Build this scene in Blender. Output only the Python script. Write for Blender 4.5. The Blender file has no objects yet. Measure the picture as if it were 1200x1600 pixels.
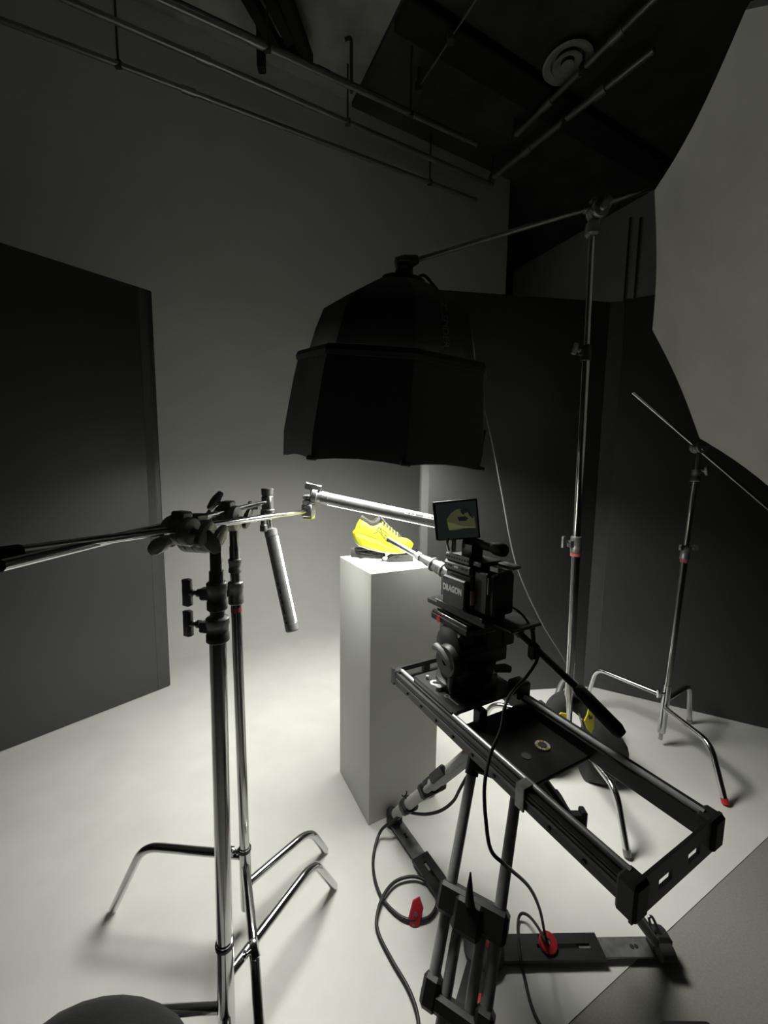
import bpy, bmesh, math, random
from mathutils import Vector, Matrix
random.seed(7)
S = bpy.context.scene
COL = S.collection
V = Vector
PI = math.pi

# ------------------------------------------------------------------ camera, world, exposure
FPX, PITCH, ROLL, CAMH = 620.0, math.radians(6.26), math.radians(0.75), 1.42
_F = V((0, math.cos(PITCH), -math.sin(PITCH)))
_U0 = V((0, math.sin(PITCH), math.cos(PITCH)))
_R0 = V((1, 0, 0))
_R = _R0 * math.cos(ROLL) + _U0 * math.sin(ROLL)
_U = -_R0 * math.sin(ROLL) + _U0 * math.cos(ROLL)
EYE = V((0, 0, CAMH))
cd = bpy.data.cameras.new('camera')
cam = bpy.data.objects.new('camera', cd)
COL.objects.link(cam)
cd.sensor_fit = 'VERTICAL'
cd.sensor_height = 32.0
cd.lens = FPX / 1600.0 * 32.0
cd.clip_start = 0.03
cam.matrix_world = Matrix(((_R.x, _U.x, -_F.x, 0), (_R.y, _U.y, -_F.y, 0), (_R.z, _U.z, -_F.z, CAMH), (0, 0, 0, 1)))
S.camera = cam
w = bpy.data.worlds.new('world')
S.world = w
w.use_nodes = True
w.node_tree.nodes['Background'].inputs[0].default_value = (0.02, 0.02, 0.02, 1)
w.node_tree.nodes['Background'].inputs[1].default_value = 1.0
S.view_settings.view_transform = 'Standard'
S.view_settings.look = 'None'
S.view_settings.gamma = 1.0
S.view_settings.use_curve_mapping = False
S.view_settings.exposure = 1.45
SOFTBOX_POWER = 15.0       # emission of the softbox diffuser
TUBE_POWER = 5.0          # emission of the tube lights
LIGHT_TINT = (1.0, 0.99, 0.93)


def ray(x, y):
    return _F + _R * ((x - 600) / FPX) + _U * ((800 - y) / FPX)


def atz(x, y, z=0.0):
    d = ray(x, y)
    return EYE + d * ((z - CAMH) / d.z)


def at(x, y, Y):
    d = ray(x, y)
    return EYE + d * (Y / d.y)


def onplane(x, y, P0, n):
    d = ray(x, y)
    return EYE + d * ((V(P0) - EYE).dot(n) / d.dot(n))


# ------------------------------------------------------------------ materials
def mat(name, col, rough=0.5, metal=0.0, noise=0.0, nscale=8.0, bump=0.0, bscale=60.0, emit=None, estr=0.0, spec=None,
        detail=6.0, sheen=0.0, col2=None):
    m = bpy.data.materials.new(name)
    m.use_nodes = True
    nt = m.node_tree
    b = nt.nodes['Principled BSDF']
    b.inputs['Roughness'].default_value = rough
    b.inputs['Metallic'].default_value = metal
    if spec is not None:
        b.inputs['Specular IOR Level'].default_value = spec
    if sheen:
        b.inputs['Sheen Weight'].default_value = sheen
    tc = nt.nodes.new('ShaderNodeTexCoord')
    n = nt.nodes.new('ShaderNodeTexNoise')
    n.inputs['Scale'].default_value = nscale
    n.inputs['Detail'].default_value = detail
    nt.links.new(tc.outputs['Object'], n.inputs['Vector'])
    cr = nt.nodes.new('ShaderNodeValToRGB')
    c2 = col2 if col2 else [max(0, c * (1 - noise)) for c in col]
    cr.color_ramp.elements[0].color = (*c2, 1)
    cr.color_ramp.elements[1].color = (*col, 1)
    cr.color_ramp.elements[0].position = 0.35
    cr.color_ramp.elements[1].position = 0.65
    nt.links.new(n.outputs['Fac'], cr.inputs['Fac'])
    nt.links.new(cr.outputs['Color'], b.inputs['Base Color'])
    if bump:
        n2 = nt.nodes.new('ShaderNodeTexNoise')
        n2.inputs['Scale'].default_value = bscale
        nt.links.new(tc.outputs['Object'], n2.inputs['Vector'])
        bp = nt.nodes.new('ShaderNodeBump')
        bp.inputs['Strength'].default_value = bump
        bp.inputs['Distance'].default_value = 0.01
        nt.links.new(n2.outputs['Fac'], bp.inputs['Height'])
        nt.links.new(bp.outputs['Normal'], b.inputs['Normal'])
    if emit:
        b.inputs['Emission Color'].default_value = (*emit, 1)
        b.inputs['Emission Strength'].default_value = estr
    return m


M_ = {
    'cyc': mat('cyc_paint', (0.76, 0.765, 0.74), 0.55, noise=0.05, nscale=3.0, bump=0.04, bscale=40),
    'cycfloor': mat('cyc_floor_paint', (0.78, 0.78, 0.74), 0.5, noise=0.07, nscale=6.0, bump=0.05, bscale=25, detail=10),
    'concrete': mat('concrete_floor', (0.30, 0.295, 0.265), 0.7, noise=0.14, nscale=160.0, bump=0.15, bscale=120, detail=12),
    'ceilconc': mat('ceiling_concrete', (0.55, 0.55, 0.51), 0.9, noise=0.45, nscale=2.2, bump=0.3, bscale=14, detail=10),
    'ceilblack': mat('ceiling_black', (0.075, 0.075, 0.072), 0.9, noise=0.4, nscale=3.0, bump=0.2, bscale=14),
    'beam': mat('beam_black', (0.022, 0.022, 0.021), 0.9, noise=0.3),
    'wallgrey': mat('wall_grey', (0.50, 0.50, 0.475), 0.85, noise=0.15, nscale=2),
    'walldark': mat('wall_dark', (0.20, 0.20, 0.19), 0.9, noise=0.2, nscale=2),
    'vblack': mat('foam_black', (0.021, 0.0215, 0.021), 0.5, noise=0.15, nscale=5, bump=0.03, spec=1.0),
    'vedge2': mat('foam_edge_black', (0.055, 0.056, 0.054), 0.6, noise=0.15, nscale=20),
    'vedge': mat('foam_edge', (0.075, 0.077, 0.072), 0.85, noise=0.15, nscale=20),
    'plinth': mat('plinth_paint', (0.64, 0.65, 0.60), 0.6, noise=0.04, nscale=5, bump=0.03),
    'chrome': mat('chrome', (0.62, 0.63, 0.62), 0.15, 1.0, noise=0.12, nscale=14),
    'chromed': mat('chrome_worn', (0.42, 0.43, 0.42), 0.3, 1.0, noise=0.3, nscale=25),
    'alu': mat('aluminium', (0.50, 0.51, 0.50), 0.38, 0.75, noise=0.15, nscale=30),
    'castgrey': mat('cast_metal', (0.30, 0.30, 0.29), 0.42, 0.7, noise=0.35, nscale=30, bump=0.08, bscale=200),
    'blackmetal': mat('black_metal', (0.022, 0.023, 0.022), 0.38, 0.2, noise=0.3, nscale=20),
    'blackplastic': mat('black_plastic', (0.020, 0.021, 0.020), 0.5, noise=0.3, nscale=20, bump=0.03, bscale=150),
    'greyplastic': mat('grey_plastic', (0.10, 0.105, 0.10), 0.45, noise=0.2, nscale=20),
    'tubehouse': mat('tube_housing', (0.34, 0.345, 0.335), 0.35, 0.35, noise=0.12, nscale=40),
    'camgrey': mat('camera_body', (0.045, 0.047, 0.045), 0.42, 0.3, noise=0.2, nscale=15, bump=0.03, bscale=200),
    'rubber': mat('rubber', (0.015, 0.015, 0.015), 0.7, noise=0.2, nscale=30),
    'fabric': mat('black_fabric', (0.014, 0.0145, 0.014), 0.85, noise=0.3, nscale=20, bump=0.2, bscale=300, sheen=0.15),
    'skirt': mat('skirt_fabric', (0.020, 0.022, 0.022), 0.6, noise=0.35, nscale=6, bump=0.3, bscale=9, sheen=0.2),
    'carbon': mat('carbon_tube', (0.38, 0.395, 0.38), 0.45, 0.0, noise=0.2, nscale=60),
    'octafab': mat('octabox_diffuser', (0.62, 0.62, 0.58), 0.85, noise=0.06, nscale=7, bump=0.12, bscale=5),
    'softem': mat('softbox_diffuser', (0.9, 0.9, 0.9), 0.6, emit=LIGHT_TINT, estr=SOFTBOX_POWER),
    'tubeem': mat('tube_diffuser', (0.9, 0.9, 0.9), 0.4, emit=(1.0, 1.0, 0.96), estr=TUBE_POWER),
    'cable': mat('cable_black', (0.02, 0.021, 0.02), 0.45, noise=0.2),
    'cablegrey': mat('cable_grey', (0.10, 0.105, 0.10), 0.5, noise=0.2),
    'red': mat('red_plastic', (0.50, 0.022, 0.035), 0.45, noise=0.2, nscale=30),
    'orange': mat('orange_plastic', (0.75, 0.08, 0.03), 0.45, noise=0.2, nscale=30),
    'redtape': mat('red_tape', (0.42, 0.09, 0.11), 0.7, noise=0.2, nscale=30),
    'yellow': mat('yellow_mesh', (0.42, 0.44, 0.010), 0.6, noise=0.12, nscale=60, bump=0.1, bscale=400),
    'yellow2': mat('yellow_foam', (0.41, 0.415, 0.008), 0.45, noise=0.08, nscale=30),
    'paleyellow': mat('pale_yellow', (0.42, 0.43, 0.12), 0.55, noise=0.1, nscale=60),
    'yellowtag': mat('yellow_vinyl', (0.66, 0.56, 0.02), 0.5, noise=0.15, nscale=20),
    'outsole': mat('outsole_white', (0.48, 0.48, 0.44), 0.6, noise=0.1),
    'knit': mat('grey_knit', (0.042, 0.042, 0.036), 0.85, noise=0.35, nscale=120, bump=0.2, bscale=400),
    'inksh': mat('black_print', (0.03, 0.03, 0.025), 0.6),
    'white': mat('white_print', (0.80, 0.80, 0.76), 0.6),
    'pouch': mat('grey_pouch', (0.065, 0.065, 0.063), 0.6, noise=0.25, nscale=14, bump=0.2, bscale=40),
    'pouchdark': mat('pouch_dark', (0.022, 0.022, 0.022), 0.6, noise=0.2),
    'clearbag': mat('frosted_plastic', (0.55, 0.56, 0.53), 0.25, noise=0.25, nscale=25, bump=0.4, bscale=25),
    'screen': mat('monitor_screen', (0.012, 0.014, 0.014), 0.12, emit=(0.22, 0.28, 0.26), estr=0.012),
    'scry': mat('screen_yellow', (0.02, 0.02, 0.01), 0.12, emit=(0.42, 0.44, 0.20), estr=0.06),
    'scryd': mat('screen_yellow_dim', (0.02, 0.02, 0.01), 0.12, emit=(0.30, 0.32, 0.15), estr=0.045),
    'scrk': mat('screen_dark', (0.01, 0.01, 0.01), 0.12, emit=(0.1, 0.12, 0.1), estr=0.02),
    'logodark': mat('dark_grey_print', (0.10, 0.10, 0.096), 0.6),
    'pipe': mat('painted_pipe', (0.33, 0.33, 0.31), 0.35, 0.6, noise=0.2, nscale=4),
    'pipedark': mat('dark_pipe', (0.06, 0.06, 0.058), 0.6, noise=0.3, nscale=4),
    'vent': mat('vent_metal', (0.45, 0.45, 0.43), 0.6, noise=0.1),
}


# ------------------------------------------------------------------ mesh helpers
def frame(o, z=(0, 0, 1), x=(1, 0, 0)):
    z = V(z).normalized()
    x = V(x)
    x = x - z * x.dot(z)
    if x.length < 1e-6:
        x = V((0, 1, 0)) - z * z.y
    x.normalize()
    y = z.cross(x)
    o = V(o)
    return Matrix(((x.x, y.x, z.x, o.x), (x.y, y.y, z.y, o.y), (x.z, y.z, z.z, o.z), (0, 0, 0, 1)))


def catmull(pts, k=6):
    P = [V(p) for p in pts]
    P = [P[0] * 2 - P[1]] + P + [P[-1] * 2 - P[-2]]
    out = []
    for i in range(1, len(P) - 2):
        for j in range(k):
            t = j / k
            a, b, c, d = P[i - 1], P[i], P[i + 1], P[i + 2]
            out.append(0.5 * ((2 * b) + (c - a) * t + (2 * a - 5 * b + 4 * c - d) * t * t + (3 * b - a - 3 * c + d) * t ** 3))
    out.append(P[-2])
    return out


def fillet(pts, r, k=6):
    P = [V(p) for p in pts]
    out = [P[0]]
    for i in range(1, len(P) - 1):
        a = (P[i - 1] - P[i])
        b = (P[i + 1] - P[i])
        ra = min(r, a.length * 0.48)
        rb = min(r, b.length * 0.48)
        p0 = P[i] + a.normalized() * ra
        p1 = P[i] + b.normalized() * rb
        for j in range(k + 1):
            t = j / k
            out.append(p0 * (1 - t) ** 2 + P[i] * 2 * t * (1 - t) + p1 * t * t)
    out.append(P[-1])
    return out


WPOS = {}


class MB:
    def __init__(s, M=None):
        s.bm = bmesh.new()
        s.M = M or Matrix()

    def v(s, p):
        return s.bm.verts.new(s.M @ V(p))

    def box(s, c, size, M=None, bev=0.0, seg=1):
        m = (M or Matrix()) @ Matrix.Translation(V(c)) @ Matrix.Diagonal((*size, 1))
        r = bmesh.ops.create_cube(s.bm, size=1.0, matrix=s.M @ m)
        if bev:
            es = set()
            for vv in r['verts']:
                es.update(vv.link_edges)
            bmesh.ops.bevel(s.bm, geom=list(es), offset=bev, segments=seg, affect='EDGES', profile=0.5)
        return s

    def rings(s, rs, close=True, cap=True):
        """rs: list of rings of points"""
        vr = [[s.v(p) for p in r] for r in rs]
        n = len(vr[0])
        for i in range(len(vr) - 1):
            for j in range(n if close else n - 1):
                k = (j + 1) % n
                try:
                    s.bm.faces.new((vr[i][j], vr[i][k], vr[i + 1][k], vr[i + 1][j]))
                except ValueError:
                    pass
        if cap:
            s.bm.faces.new(list(reversed(vr[0])))
            s.bm.faces.new(vr[-1])
        return s

    def tube(s, pts, r, n=10, cap=True):
        P = [V(p) for p in pts]
        R = r if isinstance(r, (list, tuple)) else [r] * len(P)
        t = (P[1] - P[0]).normalized()
        x = t.orthogonal().normalized()
        rs = []
        for i, p in enumerate(P):
            if i == 0:
                t2 = (P[1] - P[0])
            elif i == len(P) - 1:
                t2 = (P[-1] - P[-2])
            else:
                t2 = (P[i + 1] - P[i - 1])
            t2.normalize()
            x = (x - t2 * x.dot(t2)).normalized()
            y = t2.cross(x)
            rs.append([p + (x * math.cos(2 * PI * k / n) + y * math.sin(2 * PI * k / n)) * R[i] for k in range(n)])
        return s.rings(rs, cap=cap)

    def cyl(s, a, b, r, r2=None, n=18):
        return s.tube([a, b], [r, r if r2 is None else r2], n)

    def lathe(s, prof, M=None, n=24, cap=True):
        """prof [(r, z)] around local z"""
        m = M or Matrix()
        return s.rings([[m @ V((r * math.cos(2 * PI * k / n), r * math.sin(2 * PI * k / n), z)) for k in range(n)] for r, z in prof], cap=cap)

    def prism(s, poly, h, M=None, bev=0.0):
        m = M or Matrix()
        a = [s.v(m @ V((p[0], p[1], 0))) for p in poly]
        b = [s.v(m @ V((p[0], p[1], h))) for p in poly]
        n = len(a)
        fs = [s.bm.faces.new(list(reversed(a))), s.bm.faces.new(b)]
        for i in range(n):
            j = (i + 1) % n
            s.bm.faces.new((a[i], a[j], b[j], b[i]))
        if bev:
            es = set(fs[0].edges) | set(fs[1].edges)
            bmesh.ops.bevel(s.bm, geom=list(es), offset=bev, segments=2, affect='EDGES', profile=0.5)
        return s

    def ell(s, c, size, M=None, n=16):
        m = s.M @ (M or Matrix()) @ Matrix.Translation(V(c)) @ Matrix.Diagonal((*size, 1))
        bmesh.ops.create_uvsphere(s.bm, u_segments=n, v_segments=max(6, n // 2), radius=1.0, matrix=m)
        return s

    def frameplate(s, outer, holes, h, M):
        """plate in local xy (x0,x1,y0,y1) with rectangular holes, built from a grid"""
        xs = sorted({outer[0], outer[1], *[v for q in holes for v in q[:2]]})
        ys = sorted({outer[2], outer[3], *[v for q in holes for v in q[2:]]})
        vs = {}

        def gv(i, j, k):
            if (i, j, k) not in vs:
                vs[(i, j, k)] = s.v(M @ V((xs[i], ys[j], k * h)))
            return vs[(i, j, k)]

        def solid(i, j):
            if i < 0 or j < 0 or i >= len(xs) - 1 or j >= len(ys) - 1:
                return False
            cx, cy = (xs[i] + xs[i + 1]) / 2, (ys[j] + ys[j + 1]) / 2
            return not any(q[0] < cx < q[1] and q[2] < cy < q[3] for q in holes)
        for i in range(len(xs) - 1):
            for j in range(len(ys) - 1):
                if not solid(i, j):
                    continue
                s.bm.faces.new((gv(i, j, 1), gv(i + 1, j, 1), gv(i + 1, j + 1, 1), gv(i, j + 1, 1)))
                s.bm.faces.new((gv(i, j + 1, 0), gv(i + 1, j + 1, 0), gv(i + 1, j, 0), gv(i, j, 0)))
                if not solid(i - 1, j):
                    s.bm.faces.new((gv(i, j, 0), gv(i, j, 1), gv(i, j + 1, 1), gv(i, j + 1, 0)))
                if not solid(i + 1, j):
                    s.bm.faces.new((gv(i + 1, j + 1, 0), gv(i + 1, j + 1, 1), gv(i + 1, j, 1), gv(i + 1, j, 0)))
                if not solid(i, j - 1):
                    s.bm.faces.new((gv(i + 1, j, 0), gv(i + 1, j, 1), gv(i, j, 1), gv(i, j, 0)))
                if not solid(i, j + 1):
                    s.bm.faces.new((gv(i, j + 1, 0), gv(i, j + 1, 1), gv(i + 1, j + 1, 1), gv(i + 1, j + 1, 0)))
        return s

    def build(s, name, m, parent=None, smooth=True, angle=35, normals=True):
        bm = s.bm
        if normals:
            bmesh.ops.recalc_face_normals(bm, faces=bm.faces)
        n = len(bm.verts)
        xs = [q.co for q in bm.verts]
        c = V((sum(q.x for q in xs) / n, sum(q.y for q in xs) / n, sum(q.z for q in xs) / n))
        if parent is None:
            c.z = min(q.z for q in xs)
        for q in bm.verts:
            q.co -= c
        me = bpy.data.meshes.new(name)
        bm.to_mesh(me)
        bm.free()
        if smooth:
            for p in me.polygons:
                p.use_smooth = True
            me.set_sharp_from_angle(angle=math.radians(angle))
        me.materials.append(M_[m] if isinstance(m, str) else m)
        o = bpy.data.objects.new(name, me)
        COL.objects.link(o)
        if parent is not None:
            o.parent = parent
            o.location = c - WPOS[parent.name]
        else:
            o.location = c
        WPOS[o.name] = c
        return o


def thing(name, label, cat, loc, group=None):
    o = bpy.data.objects.new(name, None)
    o.empty_display_size = 0.1
    COL.objects.link(o)
    o.location = V(loc)
    WPOS[o.name] = V(loc)
    o['label'] = label
    o['category'] = cat
    if group:
        o['group'] = group
    return o


def tag(o, label, cat, group=None):
    o['label'] = label
    o['category'] = cat
    if group:
        o['group'] = group
    return o


def struct(o):
    o['kind'] = 'structure'
    return o


def lab(o, label):
    o['label'] = label
    return o


def text(name, body, M, size, m, parent, depth=0.0006, width=None, bold=0.0):
    """flat lettering; local x = reading direction, y = up, z = out of the surface"""
    cu = bpy.data.curves.new(name, 'FONT')
    cu.body = body
    cu.size = size
    cu.extrude = depth
    cu.offset = bold
    cu.align_x = 'CENTER'
    cu.align_y = 'CENTER'
    cu.resolution_u = 2
    ob = bpy.data.objects.new(name + '_tmp', cu)
    COL.objects.link(ob)
    dg = bpy.context.evaluated_depsgraph_get()
    me = bpy.data.meshes.new_from_object(ob.evaluated_get(dg))
    bpy.data.objects.remove(ob)
    sx = 1.0
    if width:
        xs = [v.co.x for v in me.vertices]
        sx = width / (max(xs) - min(xs))
    b = MB()
    b.bm.from_mesh(me)
    bpy.data.meshes.remove(me)
    bmesh.ops.transform(b.bm, matrix=M @ Matrix.Diagonal((sx, 1, 1, 1)), verts=b.bm.verts)
    return b.build(name, m, parent, smooth=False)


# ------------------------------------------------------------------ room axes
RA = math.radians(62.5)
ax = V((math.sin(RA), math.cos(RA), 0))      # along the back wall, to the right and away
bx = V((-math.cos(RA), math.sin(RA), 0))     # into the back wall
DW = 3.95                                     # distance of the back wall along bx
CEIL = 4.95


def rm(a, b, z=0.0):
    return ax * a + bx * b + V((0, 0, z))


ROOM = Matrix(((ax.x, bx.x, 0, 0), (ax.y, bx.y, 0, 0), (0, 0, 1, 0), (0, 0, 0, 1)))
_pw = onplane(793, 380, bx * DW, bx)
A_END = _pw.dot(ax)                           # right end of the white wall
_pf = atz(1040, 1457)
B_EDGE = _pf.dot(bx)                          # near edge of the painted floor

# floor: white painted cyclorama floor, concrete in front of it
b = MB(ROOM)
b.box((0.6, (B_EDGE + DW + 1.8) / 2, -0.05), (10.0, DW + 1.8 - B_EDGE, 0.1))
struct(b.build('floor', 'cycfloor', smooth=False))
b = MB(ROOM)
b.box((0.6, (B_EDGE - 4.6) / 2, -0.052), (10.0, B_EDGE + 4.6, 0.1))
struct(b.build('floor', 'concrete', smooth=False))
# back wall with a curved cove at its foot
b = MB(ROOM)
R = 0.75
prof = [(DW - R + R * math.sin(t), R - R * math.cos(t)) for t in [i * PI / 2 / 14 for i in range(15)]]
prof = [(DW - R - 0.02, 0.0005)] + prof[1:] + [(DW, 2.5), (DW, CEIL), (DW + 0.2, CEIL), (DW + 0.2, 0.0005)]
b.rings([[(-4.2, p[0], p[1]) for p in prof], [(A_END, p[0], p[1]) for p in prof]], close=True, cap=True)
struct(b.build('wall_back', 'cyc', smooth=True, angle=30))
b = MB(ROOM)
b.box(((A_END + 4.6) / 2, DW + 1.7, CEIL / 2), (6.4 - A_END, 0.2, CEIL))
struct(b.build('wall_rear', 'beam', smooth=False))
b = MB(ROOM)
b.box((-4.3, 0.7, CEIL / 2), (0.2, 11.2, CEIL))
struct(b.build('wall_left', 'walldark', smooth=False))
b = MB(ROOM)
b.box((5.5, 0.7, CEIL / 2), (0.2, 11.2, CEIL))
struct(b.build('wall_right', 'wallgrey', smooth=False))
_ps = onplane(915, 345, ax * 5.4, ax)
b = MB(ROOM)
b.box((5.1, 0.7, (CEIL + _ps.z) / 2), (0.6, 10.0, CEIL - _ps.z), bev=0.01)
struct(b.build('trim_2', 'beam', smooth=False))
b = MB(ROOM)
b.box((0.6, -4.7, CEIL / 2), (10.0, 0.2, CEIL))
struct(b.build('wall_front', 'walldark', smooth=False))
_pc = atz(588, 80, CEIL)
A_CE = _pc.dot(ax)
b = MB(ROOM)
b.box(((A_CE - 4.4) / 2, 0.7, CEIL + 0.1), (A_CE + 4.4, 11.4, 0.2))
struct(b.build('ceiling', 'ceilconc', smooth=False))
b = MB(ROOM)
b.box(((A_CE + 5.6) / 2, 0.7, CEIL + 0.06), (5.6 - A_CE, 11.4, 0.2))
struct(b.build('ceiling', 'ceilblack', smooth=False))
# dark beam under the black ceiling, running parallel to the back wall
_pb = atz(806, 130, CEIL - 0.10)
b = MB(ROOM)
b.box(((A_CE + 5.4) / 2, _pb.dot(bx), CEIL - 0.08), (5.4 - A_CE, 0.26, 0.10), bev=0.01)
struct(b.build('trim_1', 'beam', smooth=False))


# ------------------------------------------------------------------ ceiling pipes and fittings
def wallpipe(pts_px, off, r, m, label, hangers=(), grp='pipes along the white wall'):
    n = bx
    P = [onplane(x, y, bx * (DW - off), n) for x, y in pts_px]
    z = sum(p.z for p in P) / len(P)
    a0, a1 = P[0].dot(ax), P[-1].dot(ax)
    p0, p1 = rm(a0, DW - off, P[0].z * .5 + z * .5), rm(a1, DW - off, P[-1].z * .5 + z * .5)
    t = thing('ceiling_pipe', label, 'pipe', p0, grp)
    b = MB()
    b.cyl(p0, p1, r, n=12)
    b.build('tube', m, t)
    L = (p1 - p0).length
    k = 0
    b = MB()
    for i in range(1, max(2, int(L / 1.6))):
        c = p0.lerp(p1, i * 1.6 / L)
        b = MB()
        b.cyl(c - (p1 - p0).normalized() * .05, c + (p1 - p0).normalized() * .05, r * 1.35, n=12)
        b.build('coupling', m, t)
    for hx in hangers:
        c = p0.lerp(p1, hx)
        b = MB()
        b.cyl(c - V((0, 0, .02)), V((c.x, c.y, CEIL)), 0.008, n=8)
        b.box(c, (0.05, 0.03, 2.6 * r), bev=.004)
        b.build('hanger', 'pipedark', t)
    return t


wallpipe([(-160, -15), (745, 305)], 0.12, 0.020, 'pipe', 'lowest thin pipe running across the white back wall', (0.25, 0.86))
wallpipe([(-160, -110), (770, 287)], 0.32, 0.022, 'pipe', 'middle pipe below the ceiling along the back wall', (0.62,))
wallpipe([(-100, -145), (745, 217)], 0.75, 0.017, 'pipe', 'uppermost pipe hung below the bare concrete ceiling', (0.47, 0.8))
wallpipe([(100, -75), (720, 205)], 0.68, 0.010, 'pipedark', 'slim dark conduit just above the uppermost wall pipe', ())


def depthpipe(far, near, r, m, label, zoff=0.0):
    p0 = onplane(far[0], far[1], bx * (DW - 0.15), bx)
    z = min(p0.z, CEIL - 0.2)
    p0 = atz(far[0], far[1], z)
    p1 = atz(near[0], near[1], z)
    av = (p0.dot(ax) + p1.dot(ax)) / 2
    p0 = rm(p0.dot(ax), p0.dot(bx), z)
    t = thing('ceiling_pipe', label, 'pipe', p0, 'pipes crossing the dark ceiling')
    b = MB()
    b.cyl(p0, p1, r, n=12)
    b.build('tube', m, t)
    for k in (0.02, 0.55):
        c = p0.lerp(p1, k)
        b = MB()
        b.cyl(c - V((0, 0, .03)), V((c.x, c.y, CEIL)), 0.012, n=8)
        b.box(c, (0.06, 0.06, 0.07), bev=.006)
        b.build('hanger', 'pipedark', t)
    d = (p1 - p0).normalized()
    for k in (0.3, 0.75):
        c = p0.lerp(p1, k)
        b = MB()
        b.cyl(c - d * .05, c + d * .05, r * 1.4, n=12)
        b.build('coupling', m, t)
    return t


depthpipe((765, 281), (1022, 77), 0.030, 'pipe', 'thick pipe crossing the dark ceiling, ending above the wall corner')
depthpipe((800, 217), (1045, -25), 0.026, 'pipe', 'pipe crossing the dark ceiling beside the round vent')
depthpipe((652, 140), (760, -25), 0.006, 'pipe', 'thin wire-like conduit crossing the dark ceiling left of the vent')

# round ceiling air vent
vc = atz(887, 96, CEIL - 0.07)
t = thing('ceiling_vent', 'round white ceiling air diffuser with concentric rings', 'vent', vc)
b = MB()
b.lathe([(0.10, 0.05), (0.10, 0.02), (0.19, -0.012), (0.20, -0.02), (0.185, -0.03), (0.135, -0.012), (0.12, 0.02)], Matrix.Translation(vc), 32, cap=False)
b.build('outer_ring', 'vent', t)
b = MB()
b.lathe([(0.06, 0.02), (0.115, -0.02), (0.118, -0.03), (0.105, -0.032), (0.055, -0.005)], Matrix.Translation(vc), 32, cap=False)
b.build('inner_ring', 'vent', t)
b = MB()
b.lathe([(0.01, -0.005), (0.05, -0.03), (0.05, -0.036), (0.01, -0.036)], Matrix.Translation(vc), 24)
b.build('centre_cone', 'vent', t)
b = MB()
b.cyl(vc + V((0, 0, .02)), vc + V((0, 0, .1)), 0.10, n=24)
b.build('duct', 'pipedark', t)

# dark steel bracket hanging from the concrete ceiling
q0 = atz(440, 60, CEIL - 0.25)
t = thing('ceiling_bracket', 'black steel strut bracket hanging from the concrete ceiling', 'bracket', q0)
for (xa, ya, xb, yb, name) in ((380, -20, 432, 72, 'strut'), (415, -20, 455, 62, 'strut'), (440, -20, 482, 95, 'strut'), (425, 66, 485, 95, 'crossbar')):
    b = MB()
    p, q = atz(xa, ya, CEIL - 0.2), atz(xb, yb, CEIL - 0.2)
    M = frame((p + q) / 2, (q - p), (0, 0, 1))
    b.box((0, 0, 0), (0.09, 0.085 if name == 'strut' else 0.06, (q - p).length), M, bev=0.006)
    b.build(name, 'beam', t)
b = MB()
p = atz(408, 78, CEIL - 0.25)
b.box(p + V((0, 0, 0.02)), (0.06, 0.06, 0.34), bev=0.005)
b.build('drop_post', 'beam', t)
# conduit drop
p = onplane(549, 62, bx * (DW - 0.7), bx)
q = onplane(549, 145, bx * (DW - 0.7), bx)
b = MB()
b.tube(fillet([p + V((-.05, 0, 0.0)), p + V((0, 0, .02)), q], .04), 0.013, 8)
tag(b.build('conduit_drop', 'pipedark'), 'short dark conduit dropping from the concrete ceiling', 'conduit')
# cables on the rear wall
for i, (x0, x1) in enumerate(((985, 976), (1001, 990))):
    p = onplane(x0, 340, ax * 5.37, ax)
    q = onplane(x1, 478, ax * 5.37, ax)
    b = MB()
    b.cyl(V((p.x, p.y, min(p.z, _ps.z + .05))), V((p.x, p.y, q.z - .8)), 0.012, n=8)
    tag(b.build('wall_cable', 'pipedark'), ['left', 'right'][i] + ' of two dark cables hanging down the far grey wall', 'cable', 'cables on the far wall')


# ------------------------------------------------------------------ V-flats
def vpanel(t, p0, p1, h, th, side, tape=(), tm='vedge'):
    """board from p0 to p1 on the floor; side = direction the thickness grows (away from the viewer)"""
    p0, p1 = V(p0), V(p1)
    d = (p1 - p0).normalized()
    n = d.cross(V((0, 0, 1))) * side
    L = (p1 - p0).length
    M = Matrix(((d.x, n.x, 0, p0.x), (d.y, n.y, 0, p0.y), (0, 0, 1, 0), (0, 0, 0, 1)))
    b = MB(M)
    b.box((L / 2, th / 2, h / 2 + 0.004), (L, th, h), bev=0.003)
    brd = b.build('board', 'vblack', t, smooth=False)
    for x in (-0.0006, L + 0.0006):
        b = MB(M)
        b.box((x, th / 2, h / 2 + 0.004), (0.003, th - 0.004, h - 0.01))
        lab(b.build('edge_strip', 'vedge', brd, smooth=False), 'lighter grey cut edge of the board')
    for x in tape:
        b = MB(M)
        b.box((x if x > 0 else L + x, -.0008, h / 2 + 0.004), (0.042, .002, h - 0.01))
        lab(b.build('edge_tape', tm, brd, smooth=False), 'lighter grey strip along the board edge')
    return brd


p1 = atz(266, 1072)
p0 = atz(0, 1176)
d = (p1 - p0).normalized()
p0 = p1 - d * 1.22
t = thing('v_flat', 'tall black foam board standing at the left edge', 'v-flat', (p0 + p1) / 2)
vpanel(t, p0, p1, 2.425, 0.05, -1, (-.05,), 'vedge2')
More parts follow.
